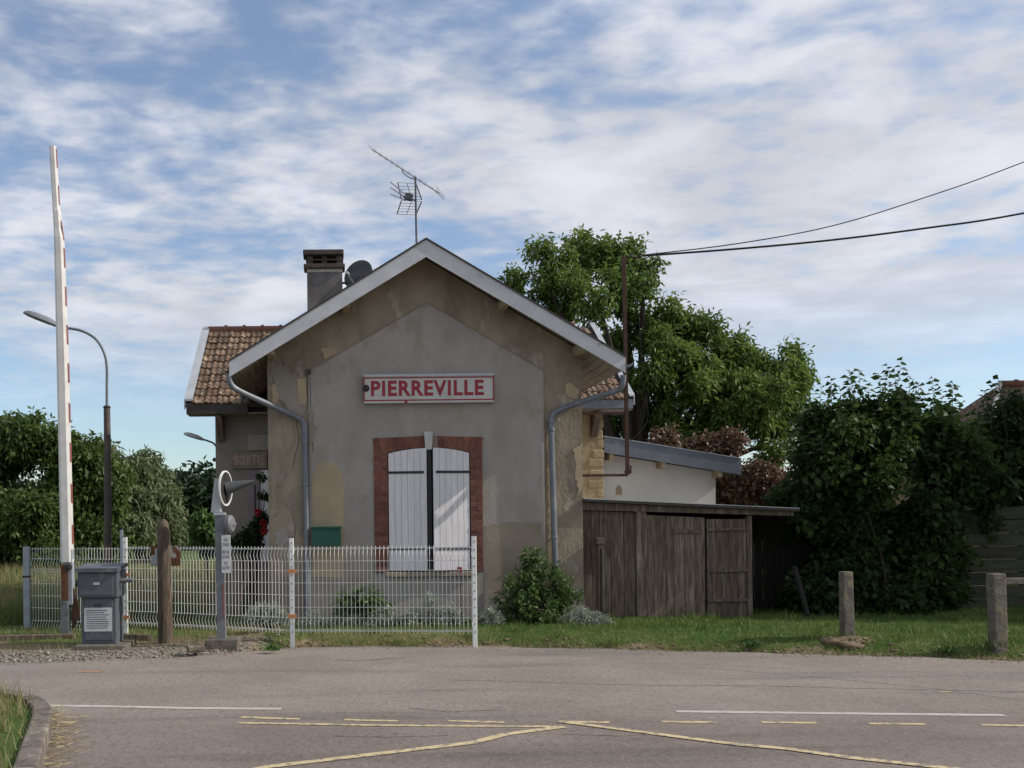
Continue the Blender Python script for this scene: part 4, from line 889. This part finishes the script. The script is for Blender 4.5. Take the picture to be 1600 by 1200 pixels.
an_ = R(15); nrm = Vector((math.cos(an_), -math.sin(an_), 0)); c = SP(353,763)
MB().lathe([(.02,-.02),(.19,-.018),(.19,.0),(.02,.004)], c, nrm, 28).build('disc', M['black'], sgp, True)
MB().lathe([(.200,-.016),(.216,-.016),(.216,.006),(.200,.006),(.200,-.016)], c, nrm, 32).build('white_rim', M['fence'], sgp, True)
e = SP(397,752); MB().tube([c+nrm*.003, c.lerp(e, .5), e], [.085,.05,.018], 14).build('hood', M['dgrey'], sgp, True); MB().tube([SP(345,770), c], .03, 8).build('neck', M['dgrey'], sgp, True)
bc = SP(352,819); MB().lathe([(.04,0),(.095,.005),(.112,.03),(.112,.075),(.09,.10),(.03,.105)], bc, (1,-.25,0), 20).build('bell', M['steelpost'], sgp, True); MB().lathe([(.018,0),(.018,.03)], bc+Vector((.105,-.026,0)), (1,-.25,0), 8).build('bell_nut', M['alu'], sgp)
pn = thing('warning_plate', 'narrow white warning plate with small black lettering on the signal post', 'sign', SP(354,896)+Vector((0,-.07,0)))
pa, pb = SP(347,0).x, SP(361,0).x; ZP0, ZP1 = SP(354,895).z, SP(354,836).z
MB().box(pa, pb, YG-.075, YG-.06, ZP0, ZP1).build('plate', M['paper'], pn, bevel=.003)
for s_, yy in (('UN\nTRAIN', 847), ('PEUT EN\nCACHER', 866), ('UN\nAUTRE', 883)): text('lettering', s_, .06, M['ink'], pn, ((pa+pb)/2, YG-.0755, SP(354,yy).z), FR, (pb-pa)*.78, .095, .001, .0)
MB().box(SP(348.5,0).x, SP(350.5,0).x, YG-.06, YG-.05, SP(350,965).z, SP(350,912).z).build('reflective_strip', M['boomred'], sgp)

# mesh fences
def panel(name, A_, B_, z0, z1, parent, folds):
    A_ = Vector(A_); B_ = Vector(B_); d = B_-A_; L_ = d.length; d /= L_; n_ = Vector((d.y, -d.x, 0)); mb = MB(); h_ = z1-z0
    prof = [(0, 0)]
    for f in folds: prof += [(f-.075, 0), (f, .034), (f+.075, 0)]
    prof += [(h_, 0)]
    k = int(L_/.05)
    for i in range(k+1):
        p = A_+d*min(L_, i*L_/k); p.z = z0; mb.tube([p+n_*o_+Vector((0,0,zz)) for zz, o_ in prof], .0032, 4, False)
    for zz in [0.03] + [f+q for f in folds for q in (-.075, .075)] + [h_*x for x in (.30,.44,.58,.72)] + [h_-.025]:
        mb.tube([A_+Vector((0,0,z0+zz-A_.z)), B_+Vector((0,0,z0+zz-B_.z))], .0034, 4)
    o = mb.build(name, M['fence'], parent); o['kind'] = 'stuff'; return o
fp = [G(742,1004,.05), G(457,1003,.05), G(197,991,.03)]
for q, tp in zip(fp, (836, 839, 838)): q.z = 0
fn = thing('mesh_fence', 'white welded wire mesh fence with three posts in front of the house', 'fence', fp[1])
tops = [P(742,837,fp[0].y).z, P(457,840,fp[1].y).z, P(197,839,fp[2].y).z]
for q, tz in zip(fp, tops):
    po = MB().box(q.x-.028, q.x+.028, q.y-.028, q.y+.028, -.1, tz).build('post', M['fence'], fn, bevel=.006)
    MB().box(q.x-.03, q.x+.03, q.y-.03, q.y+.03, tz+.0005, tz+.012).build('cap', M['iron'], po)
    for i in range(12): MB().box(q.x-.006, q.x+.006, q.y-.031, q.y-.0285, tz-.08-i*.1, tz-.06-i*.1).build('slot', M['steelpost'], po)
for q, yy in ((fp[2], 898), (fp[2], 964), (fp[1], 895), (fp[1], 965)):
    z_ = P(197, yy, q.y).z; MB().box(q.x-.05, q.x+.06, q.y-.05, q.y-.032, z_-.022, z_+.022).build('clamp', M['orange'], fn)
z1_ = P(600,853,fp[0].y).z; z0_ = P(600,992,fp[0].y).z
panel('wire_mesh', fp[1]+Vector((.03,0,0)), fp[0]-Vector((.03,0,0)), z0_, z1_, fn, (.12, h1 := z1_-z0_-.11))
panel('wire_mesh', fp[2]+Vector((.03,-.01,0)), fp[1]-Vector((.03,0,0)), z0_, z1_, fn, (.12, h1))
lp = P(43,996,14.6); lp.z = lp.z
f2 = thing('mesh_fence', 'wire mesh fence section with a blue grey post beside the barrier boom', 'fence', lp)
MB().box(lp.x-.045, lp.x+.045, lp.y-.04, lp.y+.04, lp.z-.1, P(43,854,14.6).z).build('post', M['postgrey'], f2, bevel=.005); MB().box(lp.x-.055, lp.x+.05, lp.y-.045, lp.y+.045, P(43,901,14.6).z-.01, P(43,901,14.6).z+.015).build('clamp', M['rust'], f2)
panel('wire_mesh', lp+Vector((.04,.02,0)), fp[2]+Vector((-.04,.3,0)), -.05, z1_-.02, f2, (.12, h1+.05))
q = fp[2]+Vector((-.10,.25,0)); MB().box(q.x-.018, q.x+.018, q.y-.02, q.y+.02, -.1, P(189,828,q.y).z).build('post', M['postgrey'], f2)
# concrete posts on the right
c1 = G(1324,996,.13); cp = thing('concrete_post', 'square concrete bollard post standing on an earth mound in the grass', 'post', c1, 'concrete verge posts')
t1 = P(1321.5,893,c1.y); MB().add([(c1.x-.062,c1.y-.07,-.05),(c1.x+.062,c1.y-.07,-.05),(c1.x+.062,c1.y+.07,-.05),(c1.x-.062,c1.y+.07,-.05),(t1.x-.058,c1.y-.06,t1.z),(t1.x+.058,c1.y-.06,t1.z),(t1.x+.058,c1.y+.06,t1.z),(t1.x-.058,c1.y+.06,t1.z)], [(0,3,2,1),(4,5,6,7),(0,1,5,4),(1,2,6,5),(2,3,7,6),(3,0,4,7)]).build('shaft', M['concrete'], cp, bevel=.012)
v_, f_ = blob((c1.x-.04, c1.y-.06, .06), .27, .2, .10, 3, 4)
for q in range(70):
    b_, g_ = blob((c1.x-.04+random.gauss(0, .16), c1.y-.1+random.gauss(0, .09), .10+random.uniform(0, .05)), *[random.uniform(.007, .02)]*3, q, 1); o_ = len(v_); v_ += b_; f_ += [tuple(k+o_ for k in z) for z in g_]
v_ = [(a, b, c) for a, b, c in v_]; fastmesh('mound', v_, f_, M['clod'], cp, None, False)
c2 = G(1560,1010,.10); cp2 = thing('concrete_post', 'square concrete post with a low horizontal rail running from it', 'post', c2, 'concrete verge posts')
t2 = P(1556,896,c2.y); MB().add([(c2.x-.068,c2.y-.07,-.05),(c2.x+.068,c2.y-.07,-.05),(c2.x+.068,c2.y+.07,-.05),(c2.x-.068,c2.y+.07,-.05),(t2.x-.072,c2.y-.065,t2.z),(t2.x+.072,c2.y-.065,t2.z),(t2.x+.072,c2.y+.065,t2.z),(t2.x-.072,c2.y+.065,t2.z)], [(0,3,2,1),(4,5,6,7),(0,1,5,4),(1,2,6,5),(2,3,7,6),(3,0,4,7)]).build('shaft', M['concrete'], cp2, bevel=.012)
rz_ = P(1570,908,c2.y).z; MB().box(c2.x+.06, c2.x+2.6, c2.y-.03, c2.y+.03, rz_-.035, rz_+.035).build('rail', M['concrete'], cp2, bevel=.008)
# street lamp
YLm = 20.0; L_ = lambda x, y: P(x, y, YLm); b0 = Vector((L_(168,900).x, YLm, 0))
sl_ = thing('street_lamp', 'tall grey street lamp with a curved arm behind the barrier', 'street lamp', b0)
MB().tube([b0-Vector((0,0,.2)), L_(168,700), L_(167,637)], [.078,.072,.066], 12).build('lower_pole', M['polebrown'], sl_, True); MB().lathe([(.075,-.02),(.08,0),(.05,.03)], L_(167,636), seg=12).build('collar', M['iron'], sl_, True)
MB().tube([L_(167,638)] + smoothpath([L_(167,600), L_(167,575), L_(163,552), L_(150,530), L_(128,517), L_(103,512), L_(84,508)]), .028, 10).build('arm', M['lamp'], sl_, True)
lamp_head(L_(37,489), L_(91,510), .30, .11, M['lamp'], sl_)
# timber edging and loose slab at the left
for a, b, lb in ((G(-60,1003,.02), G(118,999,.02), 'long low timber edging in front of the barrier boom'), (G(186,999,.02), G(234,1001,.02), 'short timber edging between the control cabinet and the timber post')):
    d = (b-a)/2; o = MB().obox((a+b)/2+Vector((0,0,.03)), d, Vector((-d.y, d.x, 0)).normalized()*.06, (0,0,.045)).build('timber_edging', M['wood'], None, bevel=.01); tag(o, lb, 'edging', 'timber edging by the cabinet')
q = G(306,1016,.04); o = MB().obox(q+Vector((0,0,.02)), (.10,.02,0), (-.02,.08,0), (0,0,.035)).build('loose_slab', M['concrete'], None, bevel=.012); tag(o, 'small loose concrete slab lying on the gravel by the signal base', 'slab')
# kerbed island, bottom left
isl = [G(x, y, 0) for x, y in ((-260,1112),(-60,1102),(8,1105),(42,1113),(64,1128),(64,1152),(50,1195),(32,1260))]
ib = thing('kerbed_island', 'stone kerbed grass island at the road corner', 'island', (isl[3].x, isl[3].y, 0))
sp = smoothpath(isl, 5)
for i in range(0, len(sp)-2, 3):
    a, b = sp[i], sp[min(i+3, len(sp)-1)]; d = (b-a)/2*.97; n_ = Vector((-d.y, d.x, 0)).normalized()
    MB().obox((a+b)/2+Vector((0,0,.05))-n_*.0, d, n_*.07, Vector((random.uniform(-.004,.004),0,.09))).build('kerb_stone', M['kerb'], ib, bevel=.015)
cc = Vector((isl[1].x-.4, isl[1].y-.9, 0)); fan = [(p.x, p.y, .10) for p in sp]; MB().add(fan+[(cc.x, cc.y, .14)], [(i, i+1, len(fan)) for i in range(len(fan)-1)]).build('soil', M['ground'], ib)
bp_ = []
poly = [(p.x, p.y) for p in sp]
for _ in range(4200):
    p = random.choice(sp); t = random.random()**.6; t = 1-t*.9; x = cc.x+(p.x-cc.x)*t*.97; y = cc.y+(p.y-cc.y)*t*.97; bp_.append((x, y, .11))
blades('island_grass', bp_, .06, .24, .008, M['dry'], 'rough grass growing on the kerbed island', 'grass')
sp_ = []
for _ in range(900):
    p = sp[random.randint(12, len(sp)-1)]; d = abs(random.gauss(.10, .09)); sp_.append((p.x+d, p.y+random.gauss(0, .1), random.uniform(.002, .02)))
dd_ = rng.normal(size=(900, 3)); dd_[:, 2] *= .12; tag(leaves('straw', np.array(sp_), dd_, .12, .005, M['straw']), 'dry straw lying along the island kerb', 'straw', kind='stuff')

# ---------------------------------------------------------------- vegetation
def clumps_px(lst, ydepth):                     # (px, py, radius px, depth offset) -> ellipsoids
    out = []
    for x, y, r_, dy in lst:
        Y = ydepth+dy; c = P(x, y, Y); rr = r_*Y/F; out.append((c.x, c.y, c.z, rr, rr*.9, rr*.85))
    return out
# walnut behind the house
cl = clumps_px([(850,430,48,0),(905,400,50,1),(965,385,45,0),(1005,430,42,-.5),(930,455,58,-.8),(985,500,55,.5),(1040,500,45,0),(1025,560,55,-.6),(1085,540,52,.4),(1110,600,58,-.5),(1160,575,45,.6),(1205,590,48,0),(1245,585,28,.3),(1180,640,58,-.6),(1235,640,40,.5),(1010,620,48,.8),(1060,655,50,-.2),(1130,670,52,.3),(985,660,45,1),(1205,690,45,0),(800,440,22,.5),(880,475,40,.8),(960,560,42,.6),(1070,520,42,.2),(1090,575,46,-.2),(1140,545,40,.2),(1060,590,46,.4),(1225,570,36,.2),(1150,620,50,.2),(1240,660,40,.4)], 24)
tree('walnut_tree', 'large green walnut tree spreading behind the house and annex', 'tree', (7.2, 24.5, 0), cl, .26, 2450, 24, .165, .062, M['leafw'], droop=.35, spread=.10, twig_r=.012, sub=10, fscale=.72)
# copper hedge
cl = clumps_px([(1040,700,30,0),(1090,700,34,.3),(1135,720,42,0),(1180,745,45,-.3),(1220,770,40,0),(1150,775,36,0),(1200,800,40,.2)], 19.8)
tree('copper_shrub', 'copper brown leaved shrub behind the annex roof', 'shrub', (P(1160,0,19.8).x, 19.8, 0), cl, .12, 900, 22, .12, .06, M['leafc'], droop=.2, stems=3, sub=7)
# hazel bush
cl = clumps_px([(1290,672,38,0),(1345,662,44,.3),(1405,655,44,0),(1455,680,42,.3),(1300,710,62,-.3),(1370,700,70,0),(1440,720,62,.2),(1280,780,58,.1),(1350,785,70,-.2),(1430,790,66,.1),(1290,860,52,.9),(1360,870,60,.8),(1430,880,56,.9),(1345,930,55,.6),(1330,880,50,.1),(1400,880,52,.1),(1460,860,48,.2),(1290,920,50,.6),(1410,930,55,.6),(1460,900,50,.7),(1250,880,40,.9),(1480,755,50,.2),(1520,760,50,.3),(1500,840,45,.9),(1245,800,40,.6),(1560,775,45,.4),(1470,690,40,0),(1300,935,50,-.1),(1385,940,55,-.1),(1450,935,48,0),(1255,930,36,.3)], 14.6)
tree('hazel_bush', 'tall dark broad leaved bush between the paling fence and the board fence', 'bush', (P(1360,0,14.6).x, 14.6, .1), cl, .07, 3000, 20, .115, .085, M['leafh'], droop=.15, stems=4, inner=.15, up=.12, twig_r=.004, sub=7, shoots=[(x, y, y+random.uniform(60, 110), 14.6+random.uniform(-.5, .5)) for x, y in ((1252,640),(1268,625),(1283,600),(1298,590),(1312,604),(1328,580),(1342,577),(1356,596),(1372,583),(1386,571),(1409,563),(1420,585),(1436,598),(1457,590),(1470,606),(1488,597),(1500,628),(1243,670),(1515,650),(1527,640),(1398,580),(1330,592))])
cl = clumps_px([(1530,690,32,0),(1560,720,45,.3),(1570,660,30,0),(1600,665,34,.2),(1585,640,18,0),(1600,720,50,0),(1650,690,55,0),(1540,770,42,0),(1600,790,55,.2),(1680,760,70,0),(1760,700,80,0),(1750,820,80,.3),(1850,740,85,0),(1860,860,80,0),(1950,720,90,.5),(1660,860,60,.5)], 15.9)
tree('hazel_bush', 'dark broad leaved bush climbing in front of the tiled house', 'bush', (P(1680,0,15.9).x, 15.9, .1), cl, .10, 1700, 18, .115, .085, M['leafh'], droop=.15, stems=4, inner=.2, up=.12, twig_r=.006, shoots=[(x, y, y+80, 15.6) for x, y in ((1538,610),(1550,598),(1560,592),(1572,625),(1590,615),(1525,655),(1610,640))])
cl = [(16.6+dx, 13.9+dy, z, r0_, r0_*.9, r0_*.85) for dx, dy, z, r0_ in ((-1.2,-.8,4.2,1.5),(1,-.9,4.4,1.6),(0,1,5,1.7),(-1.3,1.2,5.6,1.5),(1.3,.8,6,1.6),(0,-.4,6.6,1.6),(-.4,.8,7.6,1.3),(0,0,3.2,1.4),(-1,1.9,3.4,1.4))]  # out of view, added to cast shade on the bush and verge
tree('shading_tree', 'tall unseen tree added to shade the hazel bush and the verge', 'tree', (16.6, 13.9, .1), cl, .2, 1300, 22, .2, .15, M['leafh'], droop=.3, sub=5)
cl = [(20.5+dx, 20.6+dy, z, r0_, r0_*.9, r0_*.85) for dx, dy, z, r0_ in ((-1.4,-1,4.4,1.7),(1,-1,4.6,1.7),(0,1,5.4,1.8),(-1.4,1.2,6,1.6),(1.2,.8,6.8,1.7),(0,-.6,7.4,1.7),(-.4,.8,8.8,1.4))]  # second tree out of view, added to keep the tiled roof in shade
tree('shading_tree', 'unseen tree added to shade the roof of the tiled house', 'tree', (20.5, 20.6, .1), cl, .2, 900, 22, .22, .16, M['leafh'], droop=.3, sub=5)
# left background trees
cl = clumps_px([(-40,720,60,0),(20,700,55,.5),(70,710,55,0),(130,720,48,0),(-20,800,70,0),(50,800,70,-1),(120,800,60,0),(170,770,50,.5),(0,880,70,0),(80,880,65,-1),(150,870,55,0),(40,675,28,0),(160,740,24,1)], 34)
tree('locust_tree', 'dense green feathery leaved thicket tree beside the street lamp', 'tree', (P(60,0,34).x, 34, 0), cl, .22, 2600, 28, .24, .11, M['leafl'], droop=.3, spread=.16, stems=3, sub=12, fscale=.8, shoots=[(x, y, y+45, 34+random.uniform(-1, 1)) for x, y in ((-5,648),(8,650),(20,655),(38,648),(44,658),(60,664),(78,668),(92,672),(110,676),(128,690),(140,684),(150,695),(172,700))])
cl = clumps_px([(185,730,42,0),(215,745,40,1),(235,780,36,0),(200,800,48,-1),(190,860,50,0),(245,820,36,0),(262,800,26,.5)], 40)
tree('willow_tree', 'pale grey green willow standing right of the street lamp', 'tree', (P(205,0,40).x, 40, 0), cl, .25, 1200, 26, .34, .09, M['leafwil'], droop=.7, spread=.16, sub=11, fscale=.85)
cl = clumps_px([(310,775,28,0),(335,770,28,1),(365,775,30,0),(295,810,30,0),(330,825,35,0),(370,820,35,1),(280,830,24,0)], 62)
tree('dark_tree', 'dark distant tree behind the signal post', 'tree', (P(325,0,62).x, 62, 0), cl, .3, 500, 26, .5, .25, M['leafd'], droop=.3, spread=.25)
cl = clumps_px([(322,830,17,0),(316,812,10,0),(330,852,14,0)], 24)
tree('sapling', 'small bright green sapling left of the signal post', 'sapling', (P(322,0,24).x, 24, 0), cl, .04, 50, 18, .22, .10, M['leafg'], droop=.5)
def wood(name, xs, Y, top, label):              # far-off wood, one mass
    Pn = []; D = []
    for x0 in xs:
        c = (x0, Y+random.uniform(-8, 8), top*random.uniform(.42, .6), random.uniform(3, 5), 4, top*random.uniform(.42, .55))
        p, d, _, _ = twig_leaves([c], 90, 16, 0, 0, .3, .5); Pn.append(p); D.append(d)
    Pn = np.concatenate(Pn); tag(leaves(name, Pn, np.concatenate(D), 1.0, .6, M['leafd']), label, 'wood', kind='stuff')
wood('distant_wood', np.arange(-75, 75, 4.5), 130, 8, 'distant dark wood along the horizon')
# garden plants along the house
def shrub(name, label, cat, pix, Y, n_, L, W, mat, group=None, r=(1, 1, 1), droop=0, inner=.1, per=14, stem=.012, sub=1):
    cl = clumps_px(pix, Y); b = cl[len(cl)//2]; t = thing(name, label, cat, (b[0], Y, .1), group)
    Pn, D, paths, T = twig_leaves(cl, n_, per, L, W, droop, .02, inner, .1, sub); Pn[:, 2] = np.maximum(Pn[:, 2], .12); k = len(Pn)
    leaves('foliage', Pn, D, L*rng.uniform(.6, 1.3, k), W*rng.uniform(.7, 1.2, k), mat, t, droop=.1, tint=T)
    mb = MB()
    for a, c, e in paths[::3]: mb.tube([Vector((b[0]+(a[0]-b[0])*.4, Y, .08)), a, c, e], [stem, stem*.7, stem*.5, stem*.2], 3, False)
    mb.build('stems', M['bark'], t); return t
shrub('garden_shrub', 'bushy green shrub growing at the foot of the right downpipe', 'shrub', [(840,885,28,0),(815,920,34,-.1),(865,915,36,0),(800,950,30,0),(845,955,40,-.15),(885,935,26,0),(875,970,28,-.1),(828,868,16,0)], 13.65, 300, .075, .032, M['leafg'], droop=.1)
shrub('leafy_perennial', 'bright green clump of long leaves behind the mesh fence', 'plant', [(540,945,20,0),(570,940,24,0),(592,952,18,0)], 13.5, 70, .17, .05, M['leafg'], droop=.35, per=8)
shrub('leafy_perennial', 'slender pale flowering stem behind the mesh fence near the window sill', 'plant', [(672,935,9,0),(673,955,9,0)], 13.4, 18, .09, .03, M['leafs'], droop=.2, per=8)
for x_, y_, r_, lb in ((418,962,28,'rounded grey lavender bush beside the signal post fence'), (490,975,22,'low silver grey bush just right of the middle fence post'), (545,975,22,'low silver grey bush under the long leaved green clump'), (600,970,22,'silver grey bush between the green clump and the window'), (645,968,20,'silver grey bush under the shuttered window'), (700,965,22,'straw tinged silver bush near the right fence post'), (765,968,20,'silver bush between the fence and the green shrub'), (905,970,24,'silver ground cover bush spreading toward the shed'), (935,974,16,'small silver tuft at the foot of the gate post')):
    shrub('silver_bush', lb, 'bush', [(x_-r_*.5,y_+4,r_*.75,0),(x_+r_*.5,y_+3,r_*.75,.05),(x_,y_-3,r_*.85,.05)], 13.35, 170, .05, .012, M['leafs'], 'silver bushes along the house', per=16, stem=.006)
rs = shrub('rose_bush', 'climbing rose with red blooms beside the wing door', 'rose', [(395,840,22,0),(410,815,16,0),(380,850,18,0),(412,775,8,0),(408,745,6,0)], 15.6, 130, .08, .045, M['leafh'], droop=.2)
for x_, y_ in ((403,801),(411,817),(413,830)):
    c = P(x_, y_, 15.25); k = 46; d = rng.normal(size=(k, 3)); d /= np.linalg.norm(d, axis=1)[:, None]; leaves('bloom', np.array(c)+d*.02, d+rng.normal(size=(k, 3))*.3, .05, .05, M['petal'], rs)
c = P(718,890,13.3); t = thing('poppy', 'single red bloom on a tall stem by the right fence post', 'flower', (c.x, c.y, .1)); d = rng.normal(size=(40, 3)); leaves('bloom', np.array(c)+d*.004, d, .04, .04, M['petal'], t); MB().tube([(c.x+.03,c.y,.1), (c.x+.01,c.y,.6), c], .006, 5).build('stem', M['bark'], t)
o = MB().tube([P(366,972,13.6), P(386,893,13.9)], .012, 6).build('garden_cane', M['rust'], None); tag(o, 'thin reddish cane leaning behind the mesh fence', 'cane')
# grass
def scatter(n_, x0, x1, dmin, ymax, dens=None):
    x = rng.uniform(x0, x1, n_*2); y = rng.uniform(9.5, ymax, n_*2); d = y-edge(x)+.10*np.sin(x*3.1)+.07*np.sin(x*8.3); k = d > dmin+rng.exponential(.06, n_*2); x, y = x[k][:n_], y[k][:n_]
    return np.column_stack([x, y, hgt(x, y)-.004])
pts = scatter(75000, -.9, 13, .10, 15.2); tn = np.clip(rng.random(len(pts))*.7+.35*(np.sin(pts[:, 0]*2.3)+np.sin(pts[:, 1]*5+pts[:, 0]))*.4, 0, 1)
blades('verge_grass', pts, .02, .07, .008, M['grass'], 'short green grass on the verge in front of the house and shed', 'grass', tint=tn)
xx = rng.uniform(-.8, 13, 9000); yy = edge(xx)+np.abs(rng.normal(.12, .12, 9000)); blades('dry_edge_grass', np.column_stack([xx, yy, hgt(xx, yy)]), .02, .09, .007, M['dry'], 'short dry grass fringe along the road edge', 'grass', .7)
xx = rng.uniform(-8, 13, 900); yy = edge(xx)-np.abs(rng.normal(0, .22, 900)); scatter_blobs('road_grit', [(float(a), float(b), .002) for a, b in zip(xx, yy)], .003, .011, M['pebble'], 'scattered grit washed onto the edge of the road', 'grit')
pts = scatter(5000, -6.5, -.6, .55, 14.5); blades('sparse_grass', pts, .03, .12, .008, M['dry'], 'sparse weeds between the gravel and the mesh fence', 'grass')
x = rng.uniform(-16, -1.2, 42000); y = 15+18*rng.random(42000)**1.5; k = (x < -2.2) | (y > 23); x, y = x[k], y[k]
blades('field_grass', np.column_stack([x, y, hgt(x, y)]), .12, .5, .018, M['dry'], 'tall dry grass beyond the fence below the thicket', 'grass', .25, np.clip(rng.random(len(x))*.6+.5*np.sin(y*1.1), 0, 1))
cen = scatter(150, -.6, 12, .05, 14.6); tp = np.concatenate([c + np.column_stack([rng.normal(size=(45, 2))*.05, np.zeros(45)]) for c in cen])
for q in (c1, c2): tp = np.concatenate([tp, np.array(q)*[1, 1, 0]+np.column_stack([rng.normal(size=(160, 2))*[.16, .1], np.full(160, .11)])])
blades('grass_tufts', tp, .05, .14, .009, M['grass'], 'longer grass tufts scattered through the verge', 'grass', .4)
for x_, y_, lb in ((425,1017,'small green weed sprouting beside the signal base block'),(1480,1020,'small green weed between the two concrete posts'),(1180,1012,'small green weed at the road edge opposite the shed door')):
    q = G(x_, y_, .03); k = 60; d = rng.normal(size=(k, 3)); d[:, 2] = abs(d[:, 2])+.5; t = leaves('weed', np.tile(np.array(q), (k, 1))+rng.normal(size=(k, 3))*[.04,.03,0], d, .10, .025, M['leafg']); tag(t, lb, 'weed', 'weeds at the road edge')
settle()
